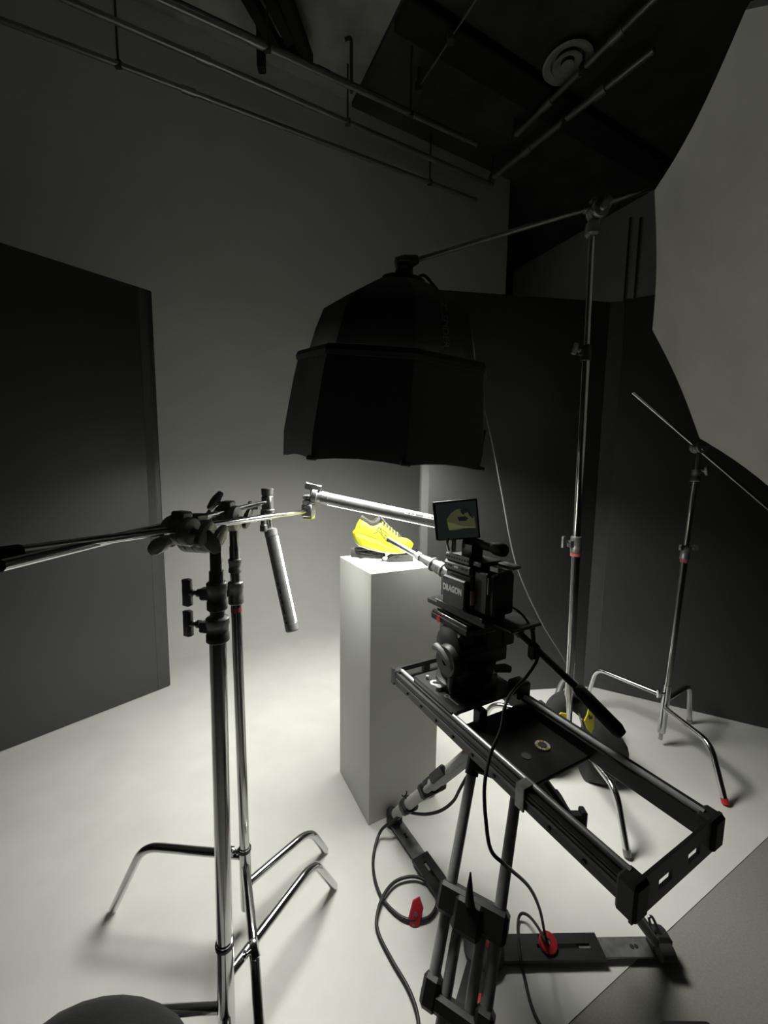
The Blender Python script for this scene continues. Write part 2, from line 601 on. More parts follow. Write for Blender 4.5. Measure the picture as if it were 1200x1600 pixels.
# the second half of the same V, folded back behind the first
hinge = atz(915, 1073)
l0 = atz(800, 1080)
d = (hinge - l0).normalized()
left = hinge - d * 1.14
r1 = atz(1200, 1140)
d2 = (r1 - hinge).normalized()
t = thing('v_flat', 'pair of hinged tall black foam boards behind the boom stand', 'v-flat', hinge)
vpanel(t, left, hinge - d * 0.02, 2.42, 0.05, -1, (.0225,))
vpanel(t, hinge + d2 * 0.035 + V((0.03, 0, 0)), hinge + d2 * 1.26, 2.43, 0.05, -1)
b = MB()
hp0, hp1 = hinge - d * 0.022 + V((0, 0.002, 0)), hinge + d2 * 0.036 + V((0.03, 0.002, 0))
M = frame(((hp0 + hp1) / 2) + V((0, 0, 1.215)), (0, 0, 1), hp1 - hp0)
b.box((0, 0.012, 0), ((hp1 - hp0).length, 0.02, 2.42), M)
lab(b.build('hinge_tape', 'vedge', t, smooth=False), 'grey tape strip joining the two boards')

# ------------------------------------------------------------------ plinth
f0 = atz(576, 1290)
pl_l = atz(531, 1205)
pb = (pl_l - f0).normalized()
pa = V((pb.y, -pb.x, 0))
PW, PH = 0.32, 1.03
PM = Matrix(((pa.x, pb.x, 0, f0.x), (pa.y, pb.y, 0, f0.y), (0, 0, 1, 0), (0, 0, 0, 1)))
t = thing('plinth', 'tall white square display plinth under the sneaker', 'plinth', f0 + (pa + pb) * PW / 2)
for (c, sz, nm) in (((PW / 2, .006, PH / 2 - .006), (PW, .012, PH - .012), 'side_panel'),
                    ((PW / 2, PW - .006, PH / 2 - .006), (PW, .012, PH - .012), 'side_panel'),
                    ((.006, PW / 2, PH / 2 - .006), (.012, PW - .024, PH - .012), 'side_panel'),
                    ((PW - .006, PW / 2, PH / 2 - .006), (.012, PW - .024, PH - .012), 'side_panel'),
                    ((PW / 2, PW / 2, PH - .006), (PW, PW, .012), 'top_panel')):
    b = MB(PM)
    b.box(c, sz, bev=0.0012)
    b.build(nm, 'plinth', t, smooth=False)


# ------------------------------------------------------------------ sneaker
def lerp_tab(tab, x):
    if x <= tab[0][0]:
        return tab[0][1]
    for (x0, y0), (x1, y1) in zip(tab, tab[1:]):
        if x <= x1:
            u = (x - x0) / (x1 - x0)
            u = u * u * (3 - 2 * u) * 0.5 + u * 0.5
            return y0 + (y1 - y0) * u
    return tab[-1][1]


PXM = 1.63 / 620 * 1.03                     # metres per photo pixel at the sneaker
sh_o = at(551, 850, 1.635)
SX = V((math.sin(math.radians(78)), math.cos(math.radians(78)), 0))
SY = V((-SX.y, SX.x, 0))
LSH = 94 * PXM / 0.975
SM = Matrix(((SX.x * LSH / 94, SY.x, 0, sh_o.x), (SX.y * LSH / 94, SY.y, 0, sh_o.y), (0, 0, PXM, sh_o.z), (0, 0, 0, 1)))
T_bot = [(0, 16), (2, 8), (5, 2), (9, -1.5), (25, -7), (45, -12), (65, -14), (78, -13), (86, -10), (94, -3)]
T_mid = [(0, 18), (4, 21), (12, 18), (30, 11), (60, -2), (78, -7), (88, -7), (94, -2)]
T_top = [(4, 22), (8, 31), (13, 37.5), (17, 35), (27, 29), (33, 29), (42, 33), (48, 29), (58, 20), (66, 13), (78, 7.5), (88, 5), (94, -1)]
T_w = [(0, .008), (3, .024), (8, .033), (20, .036), (40, .036), (60, .046), (75, .048), (85, .040), (91, .026), (94, .010)]
SH = thing('sneaker', 'bright yellow running shoe tilted on the white plinth', 'shoe', V((sh_o.x, sh_o.y, PH + .03)))
xsn = [0, 1, 2.5, 4, 6, 9, 13, 17, 21, 25, 30, 36, 42, 48, 54, 60, 66, 72, 78, 83, 87, 90, 92.5, 94]
# midsole
b = MB(SM)
rs = []
for x in xsn:
    zb, zm, wd = lerp_tab(T_bot, x), lerp_tab(T_mid, x) + 0.5, lerp_tab(T_w, x) * 1.06
    zm = max(zm, zb + 1.0)
    ring = []
    for (fy, fz) in ((-.82, 0), (-1.0, .25), (-1.02, .55), (-.96, .9), (-.8, 1), (.8, 1), (.96, .9), (1.02, .55), (1.0, .25), (.82, 0)):
        ring.append((x, fy * wd, zb + (zm - zb) * fz))
    rs.append(ring)
b.rings(rs)
b.build('midsole', 'yellow2', SH, angle=50)
# outsole
b = MB(SM)
rs = []
for x in xsn[2:-1]:
    zb, wd = lerp_tab(T_bot, x), lerp_tab(T_w, x) * .96
    rs.append([(x, -wd, zb + .8), (x, -wd * .85, zb - 1.2), (x, wd * .85, zb - 1.2), (x, wd, zb + .8)])
b.rings(rs)
b.build('outsole', 'outsole', SH, angle=50)
# midsole groove line
b = MB(SM)
for sgn in (-1, 1):
    b.tube([(x, sgn * lerp_tab(T_w, x) * 1.06, lerp_tab(T_bot, x) * .38 + lerp_tab(T_mid, x) * .62) for x in xsn[3:-4]], .0012, 6) if False else None
rs = []
for x in xsn[3:-4]:
    wd = lerp_tab(T_w, x) * 1.085
    zc = lerp_tab(T_bot, x) * .34 + lerp_tab(T_mid, x) * .66
    rs.append([(x, -wd, zc - .5), (x, -wd - .001, zc), (x, -wd, zc + .5), (x, -wd + .006, zc)])
b.rings(rs)
lab(b.build('sidewall_rib', 'paleyellow', SH), 'pale raised line along the sole side')
# upper
b = MB(SM)
rs = []
for x in xsn[3:]:
    zm, zt, wd = lerp_tab(T_mid, x), lerp_tab(T_top, x), lerp_tab(T_w, x)
    zt = max(zt, zm + 1.0)
    op = 1.0 if 12 < x < 44 else 0.0
    wt = wd * (0.62 if op else 0.45)
    ring = []
    for k in range(9):
        u = k / 8
        ring.append((x, -(wd * (1 - u) ** .6 + wt * u * (1 if u < 1 else 1)) if u < 1 else -wt, zm + (zt - zm) * u ** .85))
    ring = ring + [(p[0], -p[1], p[2]) for p in reversed(ring)]
    rs.append(ring)
b.rings(rs)
b.build('upper', 'yellow', SH, angle=60)
# collar and tongue in grey knit
b = MB(SM)
prof = []
for k in range(28):
    a = 2 * PI * k / 28
    x = 27 + 15.5 * math.cos(a)
    prof.append((x, .024 * math.sin(a), lerp_tab(T_top, x)))
rs = []
for (ro, dz) in ((1.0, -2), (1.04, 2.5), (.98, 5.5), (.86, 6.8), (.76, 4), (.72, -4)):
    rs.append([(27 + (x - 27) * ro, y * ro, (z + dz + (1.5 if x > 36 else 0))) for x, y, z in prof])
b.rings(rs, cap=False)
b.build('collar', 'knit', SH, angle=60)
b = MB(SM)
b.rings([[(27 + (x - 27) * .8, y * .8, z - 1) for x, y, z in prof], [(27 + (x - 27) * .5, y * .5, z - 3) for x, y, z in prof]])
b.build('insole', 'inksh', SH)
b = MB(SM)
rs = []
for x, z, hw in ((40, 36, .012), (42, 42.5, .016), (44, 41, .017), (50, 32.5, .016), (58, 24, .015), (66, 16.5, .014), (74, 11, .013)):
    rs.append([(x, -hw, z - 3), (x, -hw * .7, z + 1), (x, 0, z + 1.9), (x, hw * .7, z + 1), (x, hw, z - 3)])
b.rings(rs)
b.build('tongue', 'knit', SH, angle=60)
for i in range(6):
    x = 44.5 + i * 4.6
    z = lerp_tab(T_top, x)
    b = MB(SM)
    P = [(x - 1.2, -.029, z - 2.5), (x - .2, -.022, z + 1.2), (x + 1.0, -.008, z + 3.6), (x + 1.6, .008, z + 3.6), (x + 2.0, .022, z + 1.2)]
    P = [SM @ V(p) for p in P]
    bb = MB()
    bb.tube(catmull(P, 4), .0022, 6)
    bb.build('lace', 'yellow', SH)
    b.bm.free()
    bb = MB()
    p = SM @ V((x + 1.2, -.0275, z - 1.0))
    bb.ell(p, (.0035, .003, .003), n=8)
    bb.build('eyelet', 'inksh', SH)
# side emblem strokes
def side_pt(x, u):
    zm, zt, wd = lerp_tab(T_mid, x), lerp_tab(T_top, x), lerp_tab(T_w, x)
    op = 12 < x < 44
    wt = wd * (0.62 if op else 0.45)
    y = -(wd * (1 - u) ** .6 + wt * u)
    return SM @ V((x, y - .0012, zm + (zt - zm) * u ** .85))
bb = MB()
for poly in ([(29, .35), (34, .45), (38, .85), (42, .42), (46, .5)], [(36, .55), (41, .35), (47, .15), (49, .1)], [(37, .8), (43, .62), (48, .6), (53, .55)], [(46, .2), (48, .45), (50, .12)]):
    bb.tube(catmull([side_pt(x, u) for x, u in poly], 4), .0011, 5)
lab(bb.build('side_emblem', 'inksh', SH), 'thin dark line emblem on the shoe side')
bb = MB()
for k in range(5):
    P = [side_pt(31 + k * 4.2 + i * 1.0, .2 + .13 * i) for i in range(6)]
    bb.tube(P, .0008, 5)
lab(bb.build('mesh_panel', 'paleyellow', SH), 'pale thin ribs in the mesh side')
b = MB(SM)
b.rings([[(3.5, -.012, 21), (3.5, .012, 21), (5, .014, 21), (5, -.014, 21)], [(6.5, -.012, 30), (6.5, .012, 30), (8, .013, 30), (8, -.013, 30)],
         [(11.0, -.009, 38.5), (11.0, .009, 38.5), (13, .010, 38.2), (13, -.010, 38.2)]])
b.build('heel_tab', 'yellow', SH)

# props that wedge the shoe
def lump(name, label, cat, px0, px1, Y, hz, depth, m, parts=None, seed=1, rotz=78, taper=(1, 1)):
    rnd = random.Random(seed)
    p, q = at(px0, 868, Y), at(px1, 868, Y)
    c = V(((p.x + q.x) / 2, Y, PH))
    L = (q.x - p.x)
    M = Matrix.Translation(c) @ Matrix.Rotation(math.radians(90 - rotz), 4, 'Z')
    t = thing(name, label, cat, c)
    b = MB(M)
    n, rs = 10, []
    for i in range(n):
        u = i / (n - 1)
        s = math.sin(PI * (0.08 + .84 * u)) ** .35
        h = hz * (taper[0] + (taper[1] - taper[0]) * u) * (0.85 + .3 * rnd.random())
        wd = depth / 2 * s * (0.9 + .2 * rnd.random())
        x = (u - .5) * L
        rs.append([(x, -wd, .001), (x, -wd * 1.05, h * .4), (x, -wd * .7, h * .9), (x, 0, h), (x, wd * .7, h * .9), (x, wd * 1.05, h * .4), (x, wd, .001)])
    b.rings(rs)
    b.build('body', m, t, angle=70)
    return t, M, L


t, M, L = lump('grey_pouch', 'crumpled dark grey pouch under the sneaker heel', 'pouch', 549, 601, 1.685, .058, .080, 'pouch', seed=3, taper=(.95, .60))
b = MB(M)
b.tube(catmull([(-L / 2 + .02, -.034, .040), (-L / 5, -.042, .036), (0, -.043, .030), (L / 4, -.041, .022)], 4), .003, 6)
b.build('flap_edge', 'pouchdark', t)
b = MB(M)
b.box((-L * .22, -.030, .050), (L * .42, .03, .012), bev=.004)
lab(b.build('flap', 'pouchdark', t), 'darker folded flap')
t, M, L = lump('plastic_bag', 'crinkled clear plastic bag beneath the dark grey pouch', 'bag', 547, 597, 1.640, .014, .03, 'clearbag', seed=5, taper=(1.3, .8))
# wedge pouch under the toe
c = at(624, 868, 1.66)
M = Matrix.Translation((c.x, 1.665, PH)) @ Matrix.Rotation(math.radians(8), 4, 'Z')
t = thing('wedge_pouch', 'grey flat pouch with a flap under the sneaker toe', 'pouch', (c.x, 1.665, PH))
b = MB(M)
b.prism([(-.055, .001), (-.056, .008), (-.045, .020), (-.02, .030), (.05, .031), (.057, .024), (.055, .001)], .055, Matrix(((1, 0, 0, 0), (0, 0, 1, -.028), (0, 1, 0, 0), (0, 0, 0, 1))), bev=.003)
b.build('body', 'pouch', t)
b = MB(M)
b.tube(catmull([(-.056, -.030, .010), (-.035, -.031, .012), (-.018, -.031, .018), (-.005, -.030, .031)], 4), .0016, 6)
b.build('seam', 'pouchdark', t)
b = MB(M)
b.box((.018, -.029, .010), (.07, .002, .014), bev=.0005)
b.build('front_panel', 'pouch', t)
c = at(602, 866, 1.65)
b = MB()
b.ell((c.x, 1.655, PH + .010), (.014, .012, .010), n=10)
b.ell((c.x + .010, 1.650, PH + .006), (.010, .010, .006), n=10)
tag(b.build('white_putty', 'white'), 'small white putty lump under the middle of the sole', 'putty')


# ------------------------------------------------------------------ stand hardware
def tknob(t, p, direction, m='castgrey', bar=0.055, stem=0.035, up=(0, 0, 1), th=0.011, name='knob'):
    """T-handle whose stem runs from p along direction, bar along up"""
    d = V(direction).normalized()
    M = frame(p, d, up)
    b = MB(M)
    b.lathe([(0.009, 0), (0.009, stem * .3), (0.005, stem * .4), (0.005, stem * .6), (0.0075, stem * .7), (0.0075, stem)], n=12)
    poly = [(-bar / 2, -.2 * th), (-bar / 2 * .92, .9 * th), (-bar * .15, .75 * th), (bar * .15, .75 * th), (bar / 2 * .92, .9 * th), (bar / 2, -.2 * th),
            (bar / 2 * .9, -.9 * th), (-bar / 2 * .9, -.9 * th)]
    MM = Matrix(((1, 0, 0, 0), (0, 0, -1, th * .55), (0, 1, 0, stem + th * .6), (0, 0, 0, 1)))
    b.prism(poly, th * 1.1, MM, bev=th * .25)
    return b.build(name, m, t, angle=40)


def paddle(t, p, axis, up, L=0.062, w=0.028, th=0.012, m='castgrey'):
    """oval wing handle, flat in the plane of up and axis"""
    M = frame(p, axis, up)
    b = MB(M)
    poly = []
    for k in range(18):
        a = 2 * PI * k / 18
        poly.append((L / 2 * math.copysign(abs(math.cos(a)) ** .8, math.cos(a)), w / 2 * math.copysign(abs(math.sin(a)) ** .8, math.sin(a))))
    b.prism(poly, th, Matrix.Translation((0, 0, 0.018)), bev=.003)
    b.cyl((0, 0, 0), (0, 0, 0.02), .007, n=10)
    return b.build('knob', m, t, angle=40)


def griphead(t, p, armdir, stemdir, size=0.034, m='castgrey', knobs=((1, 1),)):
    """gobo head: round jaw plates clamped on an axis square to arm and stem"""
    A = V(armdir).normalized()
    Sd = V(stemdir)
    Z = A.cross(Sd).normalized()
    M = frame(p, Z, A)
    b = MB(M)
    s = size
    b.lathe([(s * .5, -.030), (s * .92, -.028), (s, -.024), (s, -.012), (s * .95, -.010)], n=22)
    b.lathe([(s * .95, -.009), (s, -.007), (s, .007), (s * .95, .009)], n=22)
    b.lathe([(s * .95, .010), (s, .012), (s, .024), (s * .92, .028), (s * .5, .030)], n=22)
    b.lathe([(s * .32, -.032), (s * .32, .034), (s * .2, .040)], n=14)
    b.box((0, -s * .9, 0), (s * 1.1, s * .9, .030), bev=.004)
    g = b.build('grip_head', m, t, angle=40)
    for sg, _ in knobs:
        paddle(g, V(p) + Z * (.030 * sg), Z * sg, A * .7 + V((0, 0, .7)), m=m)
    return g


def leg(t, base, tip, zhub, m='chrome', r=0.0125, elbow=0.80, foot=None, zel=None):
    base, tip = V(base), V(tip)
    d = V((tip.x - base.x, tip.y - base.y, 0))
    L = d.length
    d.normalize()
    zel = zhub if zel is None else zel
    P = fillet([V((base.x, base.y, zhub)) + d * .015, V((base.x, base.y, zel)) + d * L * elbow, V((tip.x, tip.y, 0.010))], 0.055, 8)
    b = MB()
    b.tube(P, r, 14)
    o = b.build('leg', m, t, angle=60)
    if foot:
        e = P[-1]
        q = P[-2]
        dd = (e - q).normalized()
        b = MB()
        b.cyl(e - dd * .018, e + dd * .004, r * 1.12, n=12)
        b.build('foot_cap', foot, o)
    return o


def column(t, p0, p1, r, m='chrome', name='column', n=20):
    b = MB()
    b.cyl(p0, p1, r, n=n)
    return b.build(name, m, t)


def collar(t, p, axis, r, h, m='castgrey', lug=None, name='collar'):
    M = frame(p, axis, (1, 0, 0))
    b = MB(M)
    b.lathe([(r * .86, 0), (r, h * .05), (r, h * .30), (r * .93, h * .34), (r * .93, h * .66), (r, h * .7), (r, h * .95), (r * .86, h)], n=22)
    if lug is not None:
        l = V(lug).normalized()
        ML = frame(V(p) + V(axis).normalized() * h * .55, l, axis)
        b.M = Matrix()
        b.box((0, 0, r + .004), (h * .42, r * .9, .022), ML, bev=.003)
    return b.build(name, m, t, angle=40)


# ------------------------------------------------------------------ left pair of C-stands
def lerp(a, b, u):
    return V(a) * (1 - u) + V(b) * u


baseA = V((-.366, .82, 0))
topA = V((-.352, .82, 1.26))
axA = (topA - baseA).normalized()


def onA(z):
    return baseA + axA * (z / axA.z)


tA = thing('c_stand', 'nearer chrome light stand of the left pair, thick column', 'light stand', baseA, 'C-stands')
column(tA, onA(.30), onA(1.08), .0175, name='column')
column(tA, onA(.06), onA(.31), .0195, name='base_sleeve')
b = MB()
b.cyl(onA(.296), onA(.304), .0215)
b.build('sleeve_ring', 'blackmetal', tA)
aL = at(14, 864, .50)
aR = at(482, 799, 1.42)
hu = 0.36
hA = lerp(aL, aR, hu)
# shift stand top under the arm
col2 = collar(tA, onA(1.045), axA, .024, .055, lug=(-1, .15, 0))
tknob(col2, onA(1.080) + V((-.040, .006, 0)), (-1, .15, 0), bar=.060, stem=.022)
column(tA, onA(1.095), onA(1.20), .0150, m='chromed', name='riser')
col3 = collar(tA, onA(1.115), axA, .021, .062, lug=(-1, .1, 0))
tknob(col3, onA(1.150) + V((-.036, .004, 0)), (-1, .1, 0), bar=.062, stem=.024)
column(tA, onA(1.17), onA(1.255), .0125, m='chromed', name='spigot')
sd = V((0, 0, -1))
armA = (aR - aL).normalized()
column(tA, aL, aR, .0080, name='arm', n=14)
b = MB()
b.cyl(aL - armA * .012, aL + armA * .012, .0098, n=12)
b.build('arm_cap', 'rubber', tA)
zA = armA.cross(sd).normalized()
cA = V((topA.x, topA.y, 1.255))
nearest = aL + armA * (cA - aL).dot(armA)
g = griphead(tA, nearest + armA * .012 - V((0, 0, .020)), armA, sd, size=.036, knobs=((-1, 0), (1, 0)))
paddle(g, nearest + V((.036, -.012, -.022)), (.6, -.8, -.1), (.45, .2, -.85), L=.058)
g2 = griphead(tA, nearest - armA * .030 + V((-.004, 0, -.004)), armA, (0, .3, -1), size=.030, knobs=((-1, 0),))
paddle(g2, nearest - armA * .060 - V((.006, 0, .024)), (-.35, -.9, -.1), (.8, 0, .45), L=.060)
leg(tA, baseA, (-.153, 1.20, 0), .20, elbow=.76)
leg(tA, baseA, (-.72, .80, 0), .125, elbow=.82)
leg(tA, baseA, (-.19, .44, 0), .11, elbow=.82)
tknob(tA, V((-.330, .850, .225)), (.8, .3, .3), bar=.04, stem=.02, m='chrome', up=(.3, .7, .6))

baseB = V((-.408, 1.085, 0))
topB = V((-.415, 1.085, 1.25))
axB = (topB - baseB).normalized()


def onB(z):
    return baseB + axB * (z / axB.z)


tB = thing('c_stand', 'farther chrome light stand of the left pair, holding the hanging tube light', 'light stand', baseB, 'C-stands')
column(tB, onB(.27), onB(1.09), .0145)
column(tB, onB(.07), onB(.275), .0170, name='base_sleeve')
b = MB()
b.cyl(onB(.262), onB(.270), .0190)
b.build('sleeve_ring', 'blackmetal', tB)
tknob(tB, onB(.262) + V((-.016, -.004, 0)), (-1, -.1, .1), bar=.03, stem=.018, m='chrome')
b = MB()
b.cyl(onB(1.012), onB(1.026), .0150)
lab(b.build('tape_band', 'redtape', tB), 'dark red band below the top collar')
c = collar(tB, onB(1.035), axB, .021, .065, lug=(-1, -.2, 0))
paddle(c, onB(1.09) + V((-.02, -.012, 0)), (-1, -.4, 0), (0.3, -.9, 0), L=.05)
column(tB, onB(1.09), onB(1.20), .0135, m='chromed', name='riser')
c = collar(tB, onB(1.125), axB, .0175, .040)
bL = at(0, 884, .47)
bR = at(418, 784, 1.40)
armB = (bR - bL).normalized()
column(tB, bL, bR, .0080, name='arm', n=14)
nb = bL + armB * (V((-.415, 1.085, 1.25)) - bL).dot(armB)
column(tB, onB(1.18), V((onB(1.2).x, onB(1.2).y, nb.z - .02)), .0120, m='chromed', name='spigot')
g = griphead(tB, nb - V((0, 0, .020)), armB, sd, size=.036, knobs=((-1, 0), (1, 0)))
paddle(g, nb + V((-.01, -.01, .018)), (-.5, -.6, .5), (.4, .1, .8), L=.058)
leg(tB, baseB, atz(177, 1425), .245, elbow=.74)
leg(tB, baseB, atz(508, 1332), .145, elbow=.78)
leg(tB, baseB, (-.235, .70, 0), .215, elbow=.55, zel=.21)


# ------------------------------------------------------------------ tube lights
def tube_light(label, p0, p1, emit_dir, r=0.0225, mark=None):
    p0, p1 = V(p0), V(p1)
    d = (p1 - p0).normalized()
    L = (p1 - p0).length
    t = thing('tube_light', label, 'tube light', p0, 'tube lights')
    M = frame(p0, d, emit_dir)      # local x = emitting side
    b = MB(M)
    rs = []
    n = 16
    half = math.radians(70)
    for z in (0.03, L - 0.03):
        rs.append([(r * math.cos(half + (2 * PI - 2 * half) * k / n), r * math.sin(half + (2 * PI - 2 * half) * k / n), z) for k in range(n + 1)])
    b.rings(rs)
    b.build('housing', 'tubehouse', t, angle=40)
    b = MB(M)
    rs = []
    for z in (0.032, L - 0.032):
        rs.append([(r * .985 * math.cos(-half + 2 * half * k / n), r * .985 * math.sin(-half + 2 * half * k / n), z) for k in range(n + 1)])
    b.rings(rs, close=False, cap=False)
    b.build('diffuser', 'tubeem', t, angle=80)
    for z0, z1 in ((0, 0.032), (L - .032, L)):
        b = MB(M)
        b.lathe([(r * .7, z0), (r * 1.04, z0 + .004), (r * 1.04, z1 - .004), (r * .9, z1)], n=20)
        b.build('end_cap', 'tubehouse', t)
    return t, M, L


tp0 = at(500, 777, 1.43)
tp1 = at(742, 828, 1.46)
tp1 = tp0 + (tp1 - tp0).normalized() * .56
t2, M2, L2 = tube_light('glowing tube light held level above the sneaker', tp0, tp1, V((.1, .95, -1)))
# sticker with print on the side facing the viewer
dv = (EYE - (tp0 + tp1) / 2).normalized()
MS = frame(tp0, (tp1 - tp0), dv)
b = MB(MS)
rs = []
for z in (.31, .425):
    rs.append([((.0232) * math.cos(a), .0232 * math.sin(a), z) for a in [math.radians(-12 - 45 * k / 6) for k in range(7)]])
b.rings(rs, close=False, cap=False)
st = b.build('sticker', 'white', t2)
b = MB(MS)
for k, (z, wz, a0) in enumerate(((.318, .006, 30), (.327, .009, 28), (.340, .012, 32), (.356, .010, 28), (.370, .020, 30), (.400, .006, 28), (.412, .008, 34))):
    a = math.radians(-a0)
    Mk = Matrix.Translation((.0234 * math.cos(a), .0234 * math.sin(a), z)) @ Matrix.Rotation(a, 4, 'Z')
    b.box((0, 0, 0), (.0006, .007 if k != 5 else .004, wz), Mk)
b.build('print', 'greyplastic', st, smooth=False)

tq0 = at(422, 826, 1.42)
tq1 = at(457, 986, 1.36)
t1, M1, L1 = tube_light('glowing tube light hanging steeply from the far left stand', tq0, tq1, V((1, .95, 0.1)))
dv = (EYE - (tq0 + tq1) / 2).normalized()
MS = frame(tq0, (tq1 - tq0), dv)
b = MB(MS)
# left-hand side as seen from the camera
for k, (z, wz, a0, ht) in enumerate(((.20, .010, 42, .006), (.225, .016, 35, .005), (.25, .010, 44, .004), (.265, .014, 36, .006), (.285, .012, 42, .005), (.300, .018, 38, .007), (.322, .012, 44, .005), (.338, .008, 40, .010))):
    for sg in (1, -1):
        a = math.radians(a0 * sg)
        p = Matrix.Translation((.0227 * math.cos(a), .0227 * math.sin(a), z)) @ Matrix.Rotation(a, 4, 'Z')
        if (MS @ V((math.cos(a), math.sin(a), 0)) - MS @ V((0, 0, 0))).x < 0:
            b.box((0, 0, 0), (.0008, ht, wz), p)
b.build('print', 'inksh', t1, smooth=False)


def lamp_mount(t, joint, body, armp, armdir, taped=True):
    """small knuckle that joins an arm end to a lamp"""
    b = MB()
    b.cyl(joint, body, .009, n=12)
    b.ell(joint, (.016, .016, .016), n=12)
    m = b.build('mount', 'castgrey', t)
    return m


# mount of the level tube
j = aR
b = MB(frame(aR, (0, 0, 1), armA))
b.box((0, 0, .004), (.040, .038, .044), bev=.003)
b.lathe([(.017, .024), (.021, .028), (.021, .038), (.015, .040), (.015, .043), (.020, .046), (.020, .056), (.013, .060)], n=16)
m = b.build('mount', 'alu', t2, angle=40)
b = MB(frame(aR, (0, 0, 1), armA))
b.box((.004, 0, -.020), (.034, .034, .018), bev=.003)  # yellowish reflection on the silver clamp, put in as a pale yellow block
lab(b.build('tape', 'paleyellow', m), 'pale yellow block painted as a yellowish reflection on the clamp foot')
b = MB()
dd = (tp1 - tp0).normalized()
b.lathe([(.016, -.034), (.029, -.030), (.029, -.012), (.020, -.010), (.020, 0.004)], frame(tp0, dd, (0, 0, 1)), 20)
b.build('pivot_disc', 'alu', m)
tknob(m, aR + V((.008, 0, .050)), (.25, 0, 1), m='alu', bar=.060, stem=.030, up=(1, .2, -.1), th=.014)
# mount of the hanging tube
b = MB(frame(bR, (0, 0, 1), armB))
b.box((0, 0, -.006), (.034, .034, .055), bev=.004)
b.lathe([(.014, .02), (.020, .024), (.021, .046), (.018, .048)], n=16)
b.lathe([(.022, -.040), (.024, -.036), (.024, -.028), (.022, -.026)], n=16)
m = b.build('mount', 'castgrey', t1, angle=40)
b = MB()
b.cyl(bR + V((0, 0, -.03)), tq0 + V((0, 0, .005)), .011, n=12)
b.build('spigot', 'chromed', m)
b = MB(frame(bR + V((-.012, -.012, -.092)), (0, 0, 1), armB))
b.cyl((0, 0, .06), (0, 0, .012), .010, n=12)
b.box((0, 0, 0), (.022, .022, .028), bev=.004)
lab(b.build('adapter_stub', 'castgrey', m), 'grey stub with a bit of yellow tape')
paddle(m, bR + V((-.03, -.02, -.02)), (-.8, -.5, 0), (.2, 0, 1), L=.05)

# ------------------------------------------------------------------ softbox on its boom
SC = at(604, 706, 1.70)                       # centre of the open bottom
AP = at(630, 440, 1.62)                       # apex
sax = (AP - SC)
SBH = sax.length
sax.normalize()
SBM = frame(SC, sax, (1, 0, 0))
tS = thing('softbox', 'black octagonal softbox hanging over the plinth, deep fabric skirt', 'softbox', SC)
ANG = [math.radians(a) for a in (-8, 37, 82, 127, 172, 217, 262, 307)]   # measured so that 90 faces the viewer


def oct_ring(r, z, puff=0.0, droop=None, sub=4):
    ring = []
    for i in range(8):
        a0, a1 = ANG[i], ANG[(i + 1) % 8]
        p0 = V((r * math.cos(a0), -r * math.sin(a0), 0))
        p1 = V((r * math.cos(a1), -r * math.sin(a1), 0))
        for k in range(sub):
            u = k / sub
            p = p0.lerp(p1, u)
            p *= 1 + puff * math.sin(PI * u)
            dz = 0
            if droop:
                dz = droop[i] * (1 - u) + droop[(i + 1) % 8] * u + .012 * math.sin(PI * u)
            ring.append((p.x, p.y, z + dz))
    return ring


RB = .425
dro = [0, 0, 0, 0, 0, .03, .06, .06]
for _i, _ty in ((0, 672), (1, 735), (2, 728), (3, 718), (4, 711)):      # hem height of the five front corners
    _lo, _hi = -.3, .3
    for _ in range(40):
        _m = (_lo + _hi) / 2
        _p = SBM @ V((RB * math.cos(ANG[_i]), -RB * math.sin(ANG[_i]), _m)) - EYE
        if 800 - FPX * _p.dot(_U) / _p.dot(_F) > _ty:
            _lo = _m
        else:
            _hi = _m
    dro[_i] = _lo
kz = SBH / .76
b = MB(SBM)
rs = [oct_ring(RB, 0, 0, dro), oct_ring(RB * 1.005, .06 * kz, -.02), oct_ring(RB * .97, .18 * kz, -.012), oct_ring(RB * .935, .30 * kz, -.02), oct_ring(RB * .905, .375 * kz, -.01),
      oct_ring(RB * .89, .395 * kz, 0)]
ri = [[(p[0] * .975, p[1] * .975, p[2]) for p in r] for r in reversed(rs)]
b.rings(rs + ri, cap=False)
sk = b.build('skirt', 'skirt', tS, angle=25)
b = MB(SBM)
b.rings([oct_ring(RB * .87, .375 * kz), oct_ring(RB * .915, .378 * kz), oct_ring(RB * .925, .395 * kz), oct_ring(RB * .905, .415 * kz), oct_ring(RB * .86, .42 * kz)], cap=False)
b.build('rim_band', 'fabric', tS, angle=25)
for i in range(8):
    b = MB(SBM)
    a0, a1 = ANG[i], ANG[(i + 1) % 8]
    if i == 7:
        a1 += 2 * PI
    rs = []
    for (r, z) in ((.352, .405), (.340, .44), (.322, .52), (.296, .605), (.215, .67), (.125, .735), (.05, .755)):
        row = []
        for k in range(7):
            u = k / 6
            a = a0 + (a1 - a0) * u
            pf = 1 - .030 * math.sin(PI * u) - (1 - math.cos(PI / 8) / math.cos(a0 + (a1 - a0) * u - (a0 + a1) / 2)) * .6
            row.append((r * pf * math.cos(a), -r * pf * math.sin(a), z * kz))
        rs.append(row)
    b.rings(rs, close=False, cap=False)
    b.build('dome_panel', 'fabric', tS, angle=50)
# velcro tabs along the skirt hem
for i in (1, 2, 3):
    a = ANG[i]
    b = MB(SBM)
    b.box((RB * math.cos(a), -RB * math.sin(a), dro[i] + .006), (.035, .02, .016), bev=.004)
    b.build('hem_tab', 'fabric', sk)
# glowing inner diffuser
b = MB(SBM)
b.rings([oct_ring(RB * .86, .215 * kz), oct_ring(RB * .86, .220 * kz)], cap=True)
b.build('diffuser', 'softem', tS, smooth=False)
